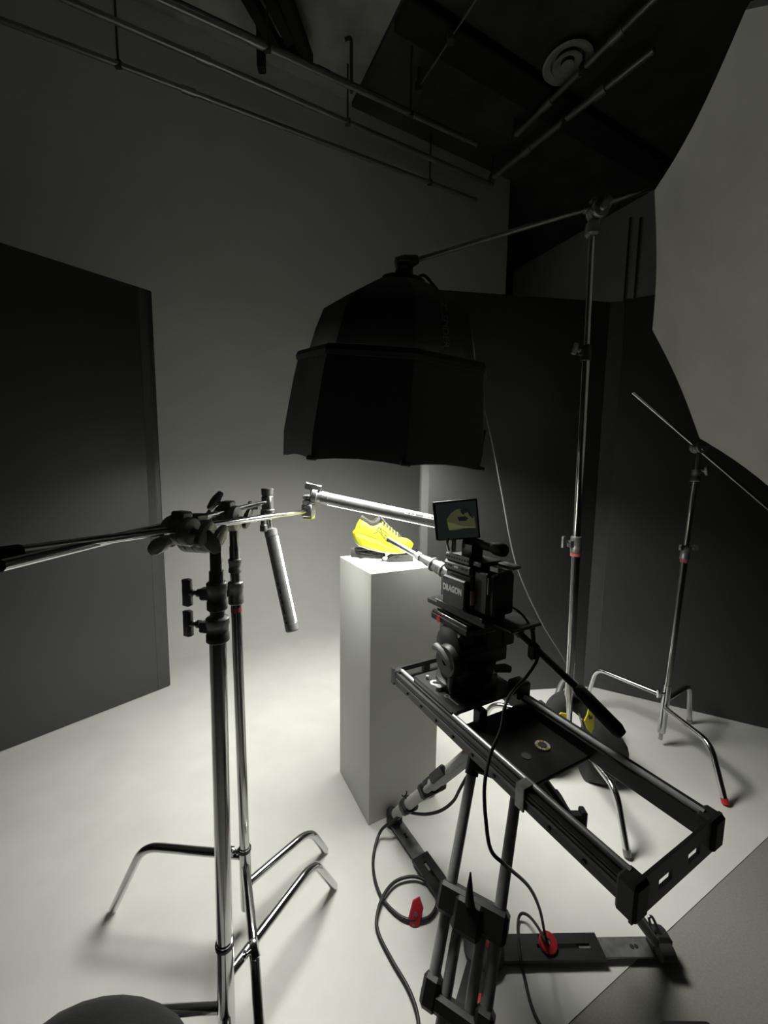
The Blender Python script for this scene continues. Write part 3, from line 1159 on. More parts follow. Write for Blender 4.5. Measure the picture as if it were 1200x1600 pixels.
# speed ring, lamp head and yoke
b = MB(SBM)
b.lathe([(.075, .735 * kz), (.085, .745 * kz), (.085, .765 * kz), (.06, .775 * kz)], n=24)
b.cyl((0, 0, .76 * kz), (0, 0, .80 * kz), .035, n=16)
b.build('speed_ring', 'blackmetal', tS)
lm = SBM @ Matrix.Identity(4)
a_mid = (ANG[0] + ANG[1]) / 2


def dome_pt(a, r, z):
    return SBM @ V((r * math.cos(a), -r * math.sin(a), z * kz))


pt0, pt1 = dome_pt(math.radians(62), .345 * .97, .49), dome_pt(math.radians(62), .20 * .97, .675)
outn = (SBM.to_3x3() @ V((math.cos(math.radians(62)), -math.sin(math.radians(62)), .7))).normalized()
ldir = (dome_pt(math.radians(64), .425, .24) - dome_pt(math.radians(64), .425, .36)).normalized()
on2 = (SBM.to_3x3() @ V((math.cos(math.radians(59.5)), -math.sin(math.radians(59.5)), 0))).normalized()
lp = onplane(664, 523, SBM @ V((.40 * math.cos(math.radians(59.5)), -.40 * math.sin(math.radians(59.5)), .33 * kz)), on2)
dn = (dome_pt(math.radians(59.5), .340, .44) - dome_pt(math.radians(59.5), .296, .605)).normalized()
on3 = dn.cross(V((0, 0, 1)).cross(dn)).normalized()
side = (SBM.to_3x3() @ V((-math.sin(math.radians(59.5)), -math.cos(math.radians(59.5)), 0))).normalized()
nrm = side.cross(dn).normalized()
if nrm.dot(EYE - lp) < 0:
    nrm = -nrm
pc = dome_pt(math.radians(59.5), .3235 * .924, .510) + nrm * .004
yv = nrm.cross(dn).normalized()
MT = Matrix(((dn.x, yv.x, nrm.x, pc.x), (dn.y, yv.y, nrm.y, pc.y), (dn.z, yv.z, nrm.z, pc.z), (0, 0, 0, 1)))
text('lettering', 'SPIDER', MT, .038, 'logodark', tS, depth=.0008)
b = MB(MT)
for k, (x, y, wd, hh) in enumerate(((-.088, .0, .007, .028), (-.078, .010, .016, .006), (-.078, -.010, .016, .006), (-.097, .011, .016, .005), (-.097, -.011, .016, .005))):
    b.box((x, y, 0), (wd, hh, .0016), bev=.0003)
b.build('emblem', 'logodark', tS, smooth=False)

# boom stand
bs0 = V((.885, 1.76, 0))
bs1 = at(926, 345, 1.75)
baxs = (bs1 - bs0).normalized()


def onS(z):
    return bs0 + baxs * (z / baxs.z)


tO = thing('boom_stand', 'tall chrome boom stand carrying the softbox', 'light stand', bs0)
column(tO, onS(.10), onS(1.09), .0195, name='column')
column(tO, onS(1.08), onS(1.90), .0165, name='riser')
column(tO, onS(1.89), onS(bs1.z - .02), .0125, name='upper_riser')
c = collar(tO, onS(1.055), baxs, .025, .075, m='castgrey', lug=(-1, -.2, 0))
tknob(c, onS(1.105) + V((-.036, -.008, 0)), (-1, -.2, 0), bar=.055, stem=.02)
b = MB()
b.cyl(onS(1.04), onS(1.055), .0235)
lab(b.build('tape_band', 'redtape', tO), 'pinkish red tape under the lower collar')
c = collar(tO, onS(1.885), baxs, .021, .065, m='blackmetal', lug=(-1, -.2, 0))
tknob(c, onS(1.925) + V((-.030, -.008, 0)), (-1, -.2, .3), bar=.05, stem=.018)
bmL = at(634, 411, 1.66)
bmR = at(1030, 288, 1.77)
bdir = (bmR - bmL).normalized()
hb = at(934, 322, 1.745)
column(tO, bmL, hb + (bdir * .03), .0100, name='boom_arm', m='chromed', n=14)
column(tO, hb - bdir * .06, bmR, .0145, name='boom_sleeve', m='chromed', n=16)
g = griphead(tO, hb - V((0, 0, .02)), bdir, sd, size=.036, m='castgrey', knobs=((-1, 0),))
b = MB(frame(hb + bdir * .02, bdir, (0, 0, 1)))
b.lathe([(.016, -.03), (.024, -.026), (.024, .026), (.016, .03)], n=16)
b.build('boom_clamp', 'castgrey', tO)
b = MB()
b.cyl(onS(bs1.z - .06), hb - V((0, 0, .01)), .014, n=14)
b.box(onS(bs1.z - .03), (.045, .045, .06), bev=.008)
b.build('swivel', 'castgrey', tO)
leg(tO, bs0, atz(980, 1340), .20, elbow=.80, foot='castgrey')
leg(tO, bs0, bs0 + V((.38, .24, 0)), .15, elbow=.80, foot='castgrey')
leg(tO, bs0, bs0 + V((-.40, .18, 0)), .24, elbow=.80, foot='castgrey')
# head joining boom and softbox
b = MB(frame(bmL, bdir, (0, 0, 1)))
b.lathe([(.02, -.04), (.030, -.036), (.030, .0), (.024, .02), (.016, .05)], n=18)
m = b.build('boom_head', 'blackmetal', tO)
apx = SBM @ V((0, 0, .79 * kz))
b = MB()
b.cyl(bmL - V((0, 0, .0)), apx, .022, n=14)
b.box((bmL + apx) / 2, (.06, .05, .05), bev=.01)
b.build('yoke', 'blackmetal', tS)
b = MB()
b.tube(catmull([at(650, 436, 1.60), at(662, 430, 1.58), at(676, 444, 1.57), at(692, 468, 1.56), at(700, 500, 1.5)], 6), .0055, 8)
tag(b.build('power_cable', 'cable'), 'short black cable looping over the softbox top', 'cable')
b = MB()
cpts = [SBM @ V((0, 0, .775 * kz)), SBM @ V((.04, .10, .77 * kz)), at(716, 520, 2.06), at(746, 600, 2.06), at(766, 676, 2.03), at(783, 765, 2.03), at(806, 880, 2.0), at(845, 970, 1.96), at(880, 1028, 1.92), at(893, 1060, 1.90), at(901, 1100, 1.80), at(912, 1140, 1.70), atz(926, 1178, .012)]
b.tube(catmull(cpts, 8), .0042, 8)
tag(b.build('power_cable', 'cablegrey'), 'grey cable hanging from the softbox down to the sandbag', 'cable')

# sandbag on the boom stand
sb = bs0 + V((.03, .02, 0))


def sandbag(name, label, pts, radii, m, base):
    t = thing(name, label, 'sandbag', base)
    b = MB()
    P = catmull(pts, 6)
    Rr = []
    n = len(radii)
    for i in range(len(P)):
        u = i / (len(P) - 1) * (n - 1)
        k = min(int(u), n - 2)
        Rr.append(radii[k] * (1 - (u - k)) + radii[k + 1] * (u - k))
    b.tube(P, Rr, 16)
    b.build('body', m, t, angle=70)
    return t


tG = thing('sandbag', 'black saddle sandbag with yellow patches over the boom stand base', 'sandbag', sb)
for s, nm in ((-1, 'pouch'), (1, 'pouch')):
    b = MB()
    c0 = V((.90, 1.76, 0)) + V((.11, -.03, 0)) * s
    pr = []
    for i in range(9):
        u = i / 8
        r = .105 * math.sin(PI * (.10 + .80 * u)) ** .32
        cz = V((c0.x + .03 * s * math.sin(PI * u), c0.y, .012 + .27 * u))
        pr.append([cz + V((math.copysign(abs(math.cos(a)) ** .65, math.cos(a)) * r * (1 - .30 * u), math.copysign(abs(math.sin(a)) ** .65, math.sin(a)) * r * 1.12 * (1 - .25 * u), .010 * math.sin(3 * a + i) + .010 * math.sin(5 * a))) for a in [2 * PI * k / 16 for k in range(16)]])
    b.rings(pr)
    b.build(nm, 'fabric', tG, angle=70)
b = MB()
b.tube(catmull([(.80, 1.76, .26), (.85, 1.79, .31), (.92, 1.80, .32), (.99, 1.76, .28)], 6), .045, 12)
b.build('saddle', 'fabric', tG, angle=70)
b = MB()
b.tube(catmull([(.87, 1.86, .30), (.92, 1.90, .36), (.97, 1.88, .36), (.99, 1.82, .28)], 6), .016, 8)
b.build('carry_strap', 'greyplastic', tG, angle=70)
# yellow patches
def patch(px_poly, Y, m, name, par, off=0.0):
    P = [at(x, y, Y) for x, y in px_poly]
    b = MB()
    f_ = [b.v(p) for p in P]
    k_ = [b.v(p + V((0, .006, 0))) for p in P]
    b.bm.faces.new(f_)
    b.bm.faces.new(list(reversed(k_)))
    for i in range(len(P)):
        j = (i + 1) % len(P)
        b.bm.faces.new((f_[i], k_[i], k_[j], f_[j]))
    return b.build(name, m, par, smooth=False)


pt = patch([(920, 1107), (929, 1117), (928, 1138), (924, 1146), (918, 1140), (913, 1127), (918, 1117)], 1.625, 'yellowtag', 'label_patch', tG)
patch([(919, 1119), (922, 1117), (924, 1121), (926, 1118), (926, 1123), (921, 1124)], 1.622, 'inksh', 'emblem', pt)
patch([(877, 1114), (870, 1121), (872, 1125), (884, 1132), (886, 1116)], 1.68, 'yellowtag', 'label_patch', tG)

# ------------------------------------------------------------------ right-hand C-stand
rs0 = V((1.455, 1.93, 0))
rs1 = at(1093, 700, 1.965)
raxs = (rs1 - rs0).normalized()


def onR(z):
    return rs0 + raxs * (z / raxs.z)


tR = thing('c_stand', 'chrome light stand by the right black board, bare angled arm', 'light stand', rs0, 'C-stands')
column(tR, onR(.10), onR(.99), .0150, name='column')
column(tR, onR(.075), onR(.33), .0185, name='base_sleeve')
b = MB()
b.cyl(onR(.035), onR(.08), .009)
b.build('bottom_pin', 'chromed', tR)
column(tR, onR(.98), onR(1.39), .0125, name='riser')
column(tR, onR(1.38), onR(rs1.z - .02), .010, name='spigot')
c = collar(tR, onR(.985), raxs, .022, .07, m='castgrey')
b = MB()
b.cyl(onR(.972), onR(.988), .0185)
lab(b.build('tape_band', 'redtape', tR), 'red tape below the middle collar')
for s in (-1, 1):
    tknob(c, onR(1.05) + V((.016 * s, -.01, 0)), (s, -.3, 0), bar=.03, stem=.014)
c = collar(tR, onR(1.375), raxs, .022, .06, m='castgrey')
paddle(c, onR(1.43) + V((.01, -.012, 0)), (.6, -.8, 0), (.5, 0, -.8), L=.05)
tknob(tR, onR(.29) + V((-.017, -.006, 0)), (-1, -.2, 0), bar=.045, stem=.026, m='chrome')
a0 = at(988, 613, 1.99)
a1 = at(1215, 808, 1.99)
adir = (a1 - a0).normalized()
column(tR, a0, a1, .0080, name='arm', n=12)
na = a0 + adir * (rs1 - a0).dot(adir)
griphead(tR, na + V((0, -.015, .0)), adir, sd, size=.030, knobs=((-1, 0),))
leg(tR, rs0, atz(1133, 1258), .215, elbow=.74, foot='red')
leg(tR, rs0, atz(1077, 1130), .245, elbow=.86, foot='castgrey')
leg(tR, rs0, atz(912, 1106), .275, elbow=.86, foot='castgrey')

# ------------------------------------------------------------------ large octabox at the right
OC = V((1.201, 1.278, 1.936))
ON = V((-.915, .182, -.361)).normalized()
ou = V((0, 0, 1)).cross(ON).normalized()
ov = ON.cross(ou)
OV = [V((.909, 1.155, 2.615)), V((1.05, 1.705, 2.534)), V((1.28, 2.005, 2.102)), V((1.464, 1.879, 1.573)),
      V((1.494, 1.401, 1.257)), V((1.353, .851, 1.338)), V((1.123, .551, 1.77)), V((.939, .677, 2.299))]
tX = thing('octabox', 'huge unlit octagonal softbox with white front at the right edge', 'softbox', OC)


def oct_edge(scale, depth, scal=0.035, sub=8):
    out = []
    for i in range(8):
        p0, p1 = OV[i], OV[(i + 1) % 8]
        for k in range(sub):
            u = k / sub
            p = p0.lerp(p1, u)
            p = OC + (p - OC) * (1 - scal * math.sin(PI * u)) * scale
            out.append(p - ON * depth)
    return out


b = MB()
rs = [oct_edge(.995, .045), oct_edge(1.0, .012), oct_edge(.985, .0), oct_edge(.93, .006), oct_edge(.6, .012), oct_edge(.25, .014), oct_edge(.02, .014)]
b.rings(rs, cap=False)
b.bm.faces.new([v for v in list(b.bm.verts)[-64:]])
b.build('front_diffuser', 'octafab', tX, angle=40)
b = MB()
rs = [oct_edge(.985, .02), oct_edge(1.012, .03, .02), oct_edge(1.012, .10, .02), oct_edge(.97, .17, .02)]
b.rings(rs, cap=False)
b.build('rim_band', 'fabric', tX, angle=40)
b = MB()
rs = [oct_edge(.97, .168, .02), oct_edge(.80, .30, .03), oct_edge(.55, .40, .03), oct_edge(.30, .47, .02), oct_edge(.14, .50, .0)]
b.rings(rs, cap=False)
b.build('back_shell', 'fabric', tX, angle=40)
b = MB(frame(OC - ON * .49, -ON, (0, 0, 1)))
b.lathe([(.11, 0), (.115, .01), (.115, .035), (.09, .04), (.07, .04), (.065, .05), (.065, .28), (.055, .30)], n=24)
b.build('lamp_head', 'blackmetal', tX)
# its own stand, beyond the right edge of the picture
xb = OC - ON * .66
xf = V((xb.x, xb.y, 0))
tY = thing('light_stand', 'black light stand behind the huge octabox', 'light stand', xf)
column(tY, xf + V((0, 0, .1)), V((xb.x, xb.y, xb.z - .02)), .016, m='blackmetal')
for a in (60, 180, 300):
    leg(tY, xf, xf + V((math.cos(math.radians(a)) * .45, math.sin(math.radians(a)) * .45, 0)), .35, m='blackmetal', r=.010, elbow=.9, zel=.06)
b = MB()
b.box(xb, (.05, .08, .10), bev=.01)
b.build('bracket', 'blackmetal', tY)

# ------------------------------------------------------------------ slider
SG = math.radians(-28.5)
sb_ = V((math.sin(SG), math.cos(SG), 0))
sa_ = V((math.cos(SG), -math.sin(SG), 0))
SZ = .73
SO = V((.364, 1.014, SZ))
SLM = Matrix(((sa_.x, sb_.x, 0, SO.x), (sa_.y, sb_.y, 0, SO.y), (0, 0, 1, SO.z), (0, 0, 0, 1)))   # x across, y along (away), z up; z=0 is the rail top
tL = thing('camera_slider', 'black twin-rail camera slider carried by the tripod', 'slider', SO - V((0, 0, .07)))
HL, HWD = .405, .152
for s in (-1, 1):
    b = MB(SLM)
    xc = s * (HWD - .019)
    b.box((xc, 0, -.026), (.036, 2 * HL - .03, .044), bev=.003)
    b.box((xc + s * .014, 0, -.002), (.008, 2 * HL - .03, .004), bev=.001)
    rl = b.build('rail', 'blackmetal', tL, smooth=False)
    b = MB(SLM)
    b.cyl((xc - s * .006, -HL + .02, .001), (xc - s * .006, HL - .02, .001), .0075, n=14)
    lab(b.build('guide_rod', 'alu' if s < 0 else 'carbon', rl), 'polished guide rod on the rail')
    b = MB(SLM)
    b.box((s * (HWD + .0005), 0, -.020), (.003, 2 * HL - .05, .006))
    b.build('side_groove', 'greyplastic', rl, smooth=False)
    for k in range(9):
        b = MB(SLM)
        y = -HL + .09 + k * .078
        b.cyl((s * (HWD - .002), y, -.034), (s * (HWD + .0015), y, -.034), .0045, n=10)
        b.build('screw_hole', 'rubber', rl)
# end brackets with slots
for s in (-1, 1):
    b = MB(SLM)
    M = Matrix(((1, 0, 0, 0), (0, 0, s, s * (HL - .006)), (0, 1, 0, 0), (0, 0, 0, 1)))
    if s > 0:
        holes = [(-.115, -.025, -.035, -.010), (.0, .09, -.035, -.010)]
        b.frameplate((-HWD, HWD, -.05, .006), holes, .016, M)
    else:
        holes = [(-.075, -.030, -.044, -.022), (.025, .070, -.044, -.022)]
        b.frameplate((-HWD, HWD, -.066, .008), holes, .006, M)
    e = b.build('end_bracket', 'blackmetal', tL, smooth=False)
    for c in (-1, 1):
        b = MB(SLM)
        hh = .050 if s > 0 else .068
        b.box((c * (HWD - .017), s * (HL - .012), .006 - hh / 2), (.042, .036, hh) if s < 0 else (.034, .022, hh), bev=.005)
        b.build('corner_block', 'blackplastic', e, smooth=False)
    if s < 0:
        b = MB(SLM)
        b.ell((HWD + .006, -HL + .012, -.025), (.008, .012, .012), n=10)
        b.build('end_knob', 'rubber', e)
# tripod plate below the rails with a ringed bubble level
b = MB(SLM)
b.box((0, -.02, -.040), (.235, .25, .010), bev=.003)
pl = b.build('base_plate', 'blackmetal', tL, smooth=False)
lv = SLM @ V((.038, -.063, -.034))
b = MB(frame(lv, (0, 0, 1), sa_))
b.lathe([(.010, 0), (.0105, .004), (.0, .0045)], n=20, cap=False)
b.build('bubble_level', 'greyplastic', pl)
for k in range(10):
    a0_ = 2 * PI * k / 10
    b = MB(frame(lv, (0, 0, 1), sa_))
    n = 3
    rs = []
    for j in range(n + 1):
        a = a0_ + (2 * PI / 10 * .82) * j / n
        rs.append([(r * math.cos(a), r * math.sin(a), z) for r, z in ((.012, .0), (.012, .003), (.019, .003), (.019, .0))])
    b.rings(rs)
    b.build('level_mark', ['white', 'yellowtag', 'white'][k % 3], pl, smooth=False)
b = MB(SLM)
b.cyl((-.03, -.07, -.035), (-.03, -.07, -.033), .012, n=16)
b.build('mount_screw', 'greyplastic', pl)
# silver clamp tab on the near rail
b = MB(SLM)
b.box((-HWD - .004, -.165, -.020), (.006, .024, .055), bev=.001)
b.box((-HWD + .010, -.165, .006), (.030, .024, .004), bev=.001)
lab(b.build('clamp_tab', 'castgrey', tL, smooth=False), 'grey metal clamp tab on the near rail')
# carriage
CY = .205
b = MB(SLM)
b.box((0, CY, .012), (.255, .225, .012), bev=.005)
b.box((-.118, CY, .004), (.030, .20, .018), bev=.003)
b.box((.118, CY, .004), (.030, .20, .018), bev=.003)
ca = b.build('carriage', 'blackmetal', tL, smooth=False)
for (x, y, r, h) in ((-.095, CY + .075, .006, .010), (-.100, CY + .005, .012, .012), (-.075, CY - .02, .006, .010), (.10, CY - .02, .012, .02)):
    b = MB(SLM)
    b.lathe([(r, .018), (r, .018 + h * .7), (r * .8, .018 + h)], Matrix.Translation((x, y, 0)), 14)
    b.build('thumb_screw', 'alu', ca)
b = MB(SLM)
b.lathe([(.016, .0182), (.016, .0192), (.009, .0192), (.009, .0182)], Matrix.Translation((-.088, CY + .042, 0)), 20, cap=False)
lab(b.build('dial_mark', 'white', ca, smooth=False), 'white ring marking on the carriage')
b = MB(SLM)
b.box((-.100, CY - .065, .0186), (.005, .045, .001))
b.lathe([(.009, .0182), (.009, .0192), (.005, .0192), (.005, .0182)], Matrix.Translation((-.100, CY - .035, 0)), 16, cap=False)
lab(b.build('scale_mark', 'castgrey', ca, smooth=False), 'thin silver marking on the carriage')
b = MB(SLM)
b.box((.128, CY - .10, .018), (.055, .05, .05), bev=.006)
b.build('drag_brake', 'blackplastic', ca, smooth=False)
b = MB(SLM)
b.box((-.05, CY - .125, -.008), (.03, .03, .045), bev=.003)
b.build('belt_clamp', 'blackplastic', ca, smooth=False)

# ------------------------------------------------------------------ tripod
hub = V((.31, 1.02, 0))
apex = V((.335, 1.03, .655))
tT = thing('tripod', 'heavy black tripod with floor spreader under the slider', 'tripod', hub)
b = MB(frame(apex, (0, 0, 1), sa_))
b.lathe([(.04, -.05), (.062, -.045), (.065, -.01), (.065, .015), (.05, .028)], n=24)
b.box((0, 0, .024), (.12, .12, .014), bev=.004)
b.build('bowl', 'blackplastic', tT)


def tleg(azdeg, foot, tubes, sep, name='leg', silver=False):
    foot = V(foot)
    az = math.radians(azdeg)
    o = V((math.sin(az), math.cos(az), 0))
    sidev = V((o.y, -o.x, 0))
    top = apex + o * .055 + V((0, 0, -.03))
    d = (foot - top)
    Lg = d.length
    d.normalize()
    up = sidev.cross(d).normalized()
    M = Matrix(((sidev.x, up.x, d.x, top.x), (sidev.y, up.y, d.y, top.y), (sidev.z, up.z, d.z, top.z), (0, 0, 0, 1)))
    b = MB(M)
    b.box((0, 0, .0), (sep * 2 + .03, .034, .05), bev=.006)
    lg = b.build(name, 'blackplastic', tT, smooth=False)
    return M, Lg, lg


# near leg (double tubes clearly seen)
M, Lg, lg = tleg(209, (.092, .60, .03), 2, .058)
for s in (-1, 1):
    b = MB(M)
    b.cyl((s * .059, 0, -.01), (s * .059, 0, Lg * .64), .0135, n=16)
    lab(b.build('outer_tube', 'carbon', lg), 'dark grey tube')
    b = MB(M)
    b.cyl((s * .059, 0, -.03), (s * .059, 0, .035), .018, n=16)
    b.build('tube_socket', 'blackplastic', lg)
    b = MB(M)
    b.cyl((s * .027, -.004, Lg * .39), (s * .027, -.004, Lg * .97), .0125, n=16)
    b.build('inner_tube', 'carbon', lg)
b = MB(M)
zc = Lg * .40
b.box((0, .004, zc), (.164, .046, .060), bev=.008)
b.box((0.005, .02, zc + .012), (.07, .03, .07), bev=.010)
b.build('leg_clamp', 'blackplastic', lg, smooth=False)
b = MB(M)
b.tube([(.004, .030, zc - .015), (.006, .045, zc - .040), (.010, .052, zc - .075)], [.011, .008, .002], 10)
b.build('clamp_lever', 'blackplastic', lg)
b = MB(M)
zb_ = Lg * .64
b.box((0, .0, zb_), (.160, .036, .035), bev=.008)
b.box((-.059, .0, zb_ - .01), (.040, .040, .06), bev=.008)
b.box((.059, .0, zb_ - .01), (.040, .040, .06), bev=.008)
b.build('lower_bracket', 'blackplastic', lg, smooth=False)
b = MB(M)
b.box((0, 0, Lg * .98), (.085, .05, .05), bev=.01)
b.build('foot', 'rubber', lg)
# far-left leg (silver stages)
M, Lg, lg = tleg(-30, atz(614, 1287) + V((0, 0, .02)), 2, .030)
for s in (-1, 1):
    b = MB(M)
    b.cyl((s * .034, 0, .0), (s * .034, 0, Lg * .52), .0115, n=14)
    b.build('outer_tube', 'carbon', lg)
b = MB(M)
b.cyl((-.004, .006, .06), (-.004, .006, Lg * .93), .020, n=16)
lab(b.build('inner_tube', 'outsole', lg), 'pale grey tube')
b = MB(M)
b.cyl((-.004, .006, .065), (-.004, .006, .10), .0207, n=16)
lab(b.build('tape_band', 'redtape', lg), 'red tape band')
for u, wd in ((.50, .10), (.78, .065)):
    b = MB(M)
    b.box((0, .002, Lg * u), (wd, .046, .035), bev=.008)
    b.cyl((-.004, .006, Lg * u - .018), (-.004, .006, Lg * u + .018), .0275, n=16)
    b.build('leg_clamp', 'blackplastic', lg, smooth=False)
b = MB(M)
b.box((-.042, .012, Lg * .32), (.018, .03, .10), bev=.006)
b.build('clamp_lever', 'blackplastic', lg, smooth=False)
b = MB(M)
b.box((.045, .0, Lg * .62), (.02, .03, .06), bev=.006)
b.build('clamp_lever', 'blackplastic', lg, smooth=False)


def hook(par, Mh, m='blackmetal'):
    b = MB(Mh)
    b.tube(catmull([(0, -.0, 0), (0, 0, .012)], 3), .003, 6)
    b.tube(catmull([(-.010, 0, .026), (-.009, 0, .018), (0, 0, .012), (.009, 0, .018), (.010, 0, .026)], 4), .0026, 6)
    return b.build('cable_hook', m, par)


hook(lg, frame(M @ V((-.03, .02, Lg * .70)), (-.3, -.1, 1), sa_), 'blackmetal')
b = MB()
fp = atz(616, 1286)
b.box(fp + V((0, 0, .028)), (.062, .06, .055), bev=.012)
b.build('foot', 'rubber', lg)
# right leg
rf = atz(1030, 1487)
M, Lg, lg = tleg(89, rf + V((-.01, 0, .03)), 2, .03)
for s in (-1, 1):
    b = MB(M)
    b.cyl((s * .034, 0, .0), (s * .034, 0, Lg * .55), .0125, n=14)
    b.build('outer_tube', 'carbon', lg)
b = MB(M)
b.box((0, 0, Lg * .30), (.058, .045, Lg * .55), bev=.004)
b.build('leg_panel', 'blackplastic', lg, smooth=False)
for u in (.28, .55):
    b = MB(M)
    b.box((0, .002, Lg * u), (.11, .045, .04), bev=.008)
    b.build('leg_clamp', 'blackplastic', lg, smooth=False)
b = MB(M)
b.M = Matrix()
b.box((.540, 1.01, .462), (.06, .026, .018), bev=.004)
b.box((.566, 1.01, .458), (.016, .03, .05), bev=.004)
b.build('clamp_lever', 'blackplastic', lg, smooth=False)
b = MB(M)
b.cyl((-.012, .0, Lg * .5), (-.012, .0, Lg * .96), .015, n=14)
b.cyl((.016, .0, Lg * .5), (.016, .0, Lg * .96), .012, n=14)
b.build('inner_tube', 'carbon', lg)
hook(lg, frame(V((.690, 1.04, .245)), (.3, .1, 1), (1, 0, 0)))
b = MB()
b.box(rf + V((-.004, .0, .035)), (.055, .06, .07), bev=.014)
b.cyl(rf + V((-.03, -.035, .045)), rf + V((.01, -.035, .045)), .02, n=14)
b.build('foot', 'rubber', lg)
b = MB()
p = rf + V((.022, -.03, .07))
b.tube(catmull([atz(1017, 1446, .085), atz(1014, 1434, .10), atz(1019, 1433, .10), atz(1026, 1447, .085), atz(1032, 1462, .065), atz(1032, 1470, .055)], 5), .004, 8)
lab(b.build('foot_buckle', 'chromed', lg), 'small metal buckle loop')
# floor spreader
def spread(az, tip, par):
    tip = V((tip.x, tip.y, 0))
    d = (tip - hub)
    Lq = d.length
    d.normalize()
    M = Matrix(((d.x, -d.y, 0, hub.x), (d.y, d.x, 0, hub.y), (0, 0, 1, .012), (0, 0, 0, 1)))
    b = MB(M)
    I = Matrix.Identity(4)
    b.frameplate((.03, Lq * .66, -.033, .033), [(Lq * .30, Lq * .60, -.006, .006)], .013, I)
    a = b.build('spreader_arm', 'blackmetal', par, smooth=False)
    b = MB(M)
    b.box((Lq * .76, 0, .004), (Lq * .44, .052, .006), bev=.001)
    lab(b.build('extension_bar', 'castgrey', a, smooth=False), 'bare grey metal extension bar')
    b = MB(M)
    for k in (.84, .865):
        b.cyl((Lq * k, 0.0, .006), (Lq * k, 0.0, .0085), .006, n=8)
    b.build('bar_hole', 'rubber', a)
    return M, Lq, a


M, Lq, ar = spread(-30, atz(618, 1290), tT)
M, Lq, ar = spread(89, rf, tT)
kp = atz(855, 1478, .02)
b = MB(frame(V((kp.x, kp.y, .026)), (0, -.45, 1), (1, 0, 0)))
b.lathe([(.023, 0) for k in range(1)] + [(.0255, .002), (.0268, .012), (.024, .018), (.008, .019), (.006, .016)], n=18)
kk = b.build('lock_knob', 'red', ar, angle=30)
lab(kk, 'round red locking knob')
b = MB(frame(V((kp.x, kp.y - .007, .042)), (0, -.45, 1), (1, 0, 0)))
b.cyl((0, 0, -.003), (0, 0, .002), .005, n=10)
b.build('knob_screw', 'castgrey', kk)
M, Lq, ar = spread(209, V((.06, .575, 0)), tT)
b = MB()
b.lathe([(.055, .008), (.058, .012), (.058, .028), (.045, .034)], Matrix.Translation(hub), 24)
b.build('spreader_hub', 'blackplastic', tT)
for (x, y, z, m) in ((770, 1482, .03, 'red'), (752, 1572, .03, 'orange')):
    p = atz(x, y, z)
    b = MB()
    b.lathe([(.014, -.016), (.020, -.012), (.020, .010), (.012, .016)], Matrix.Translation(p), 14)
    lab(b.build('lock_knob', m, tT), 'red locking knob seen between the leg tubes' if m == 'red' else 'orange red knob low between the leg tubes')

# ------------------------------------------------------------------ fluid head
HB = SLM @ V((0, CY, .018))
HM = Matrix(((sa_.x, sb_.x, 0, HB.x), (sa_.y, sb_.y, 0, HB.y), (0, 0, 1, HB.z), (0, 0, 0, 1)))
tH = thing('fluid_head', 'large black fluid head on the slider carriage', 'tripod head', HB)
b = MB(HM)
b.lathe([(.088, 0), (.094, .006), (.094, .024), (.080, .030), (.080, .050), (.088, .054), (.090, .062), (.090, .085), (.078, .092)], n=32)
b.build('pan_base', 'blackmetal', tH)
b = MB(HM)
b.box((.022, .0, .105), (.185, .13, .060), bev=.010)
b.box((.055, 0, .150), (.08, .125, .11), bev=.012)
b.box((-.04, 0, .140), (.06, .11, .10), bev=.012)
b.build('body', 'blackplastic', tH, smooth=False)
b = MB(HM @ Matrix.Translation((-.070, .0, .132)) @ Matrix.Rotation(-PI / 2, 4, 'Y'))
b.lathe([(.058, -.14), (.060, -.02), (.060, .004), (.052, .010), (.02, .011)], n=28)
tl = b.build('tilt_drum', 'camgrey', tH, angle=40)
b = MB(HM @ Matrix.Translation((-.085, -.018, .100)) @ Matrix.Rotation(-PI / 2, 4, 'Y'))
b.lathe([(.050, -.03), (.050, .006), (.044, .014), (.012, .015), (.010, .010)], n=26)
b.build('counterbalance_dial', 'camgrey', tl, angle=40)
b = MB(HM)
b.tube([(-.092, .045, .118), (-.098, .025, .130), (-.100, -.005, .126), (-.100, -.035, .108), (-.098, -.053, .090)], [.009, .012, .012, .010, .006], 10)
b.build('drag_lever', 'greyplastic', tl)
b = MB(HM)
b.tube([(-.060, -.030, .055), (-.085, -.034, .052), (-.088, -.036, .025), (-.084, -.038, .008)], [.012, .012, .010, .008], 10)
b.build('pan_lock', 'greyplastic', tH)
b = MB(HM)
b.tube([(.06, -.06, .060), (.09, -.075, .062), (.105, -.085, .058)], [.012, .014, .010], 10)
b.build('tilt_lock', 'greyplastic', tH)
b = MB(HM)
b.box((.122, .0, .158), (.07, .11, .095), bev=.012)
b.build('rosette_block', 'blackplastic', tH, smooth=False)
b = MB(HM)
b.box((-.008, .015, .200), (.118, .185, .026), bev=.006)
b.box((-.058, .015, .214), (.014, .175, .010), bev=.003)
b.box((.042, .015, .214), (.014, .175, .010), bev=.003)
b.box((-.005, .01, .222), (.06, .15, .014), bev=.003)
tp = b.build('top_plate', 'blackmetal', tH, smooth=False)
for x in (-.062, -.046):
    b = MB(HM)
    b.box((x, .015, .2195), (.005, .165, .004), bev=.001)
    lab(b.build('plate_rail', 'chrome', tp, smooth=False), 'bright worn metal rail edge')
b = MB(HM)
b.cyl((-.060, .060, .200), (-.070, .060, .200), .010, n=14)
b.build('release_button', 'red', tp)
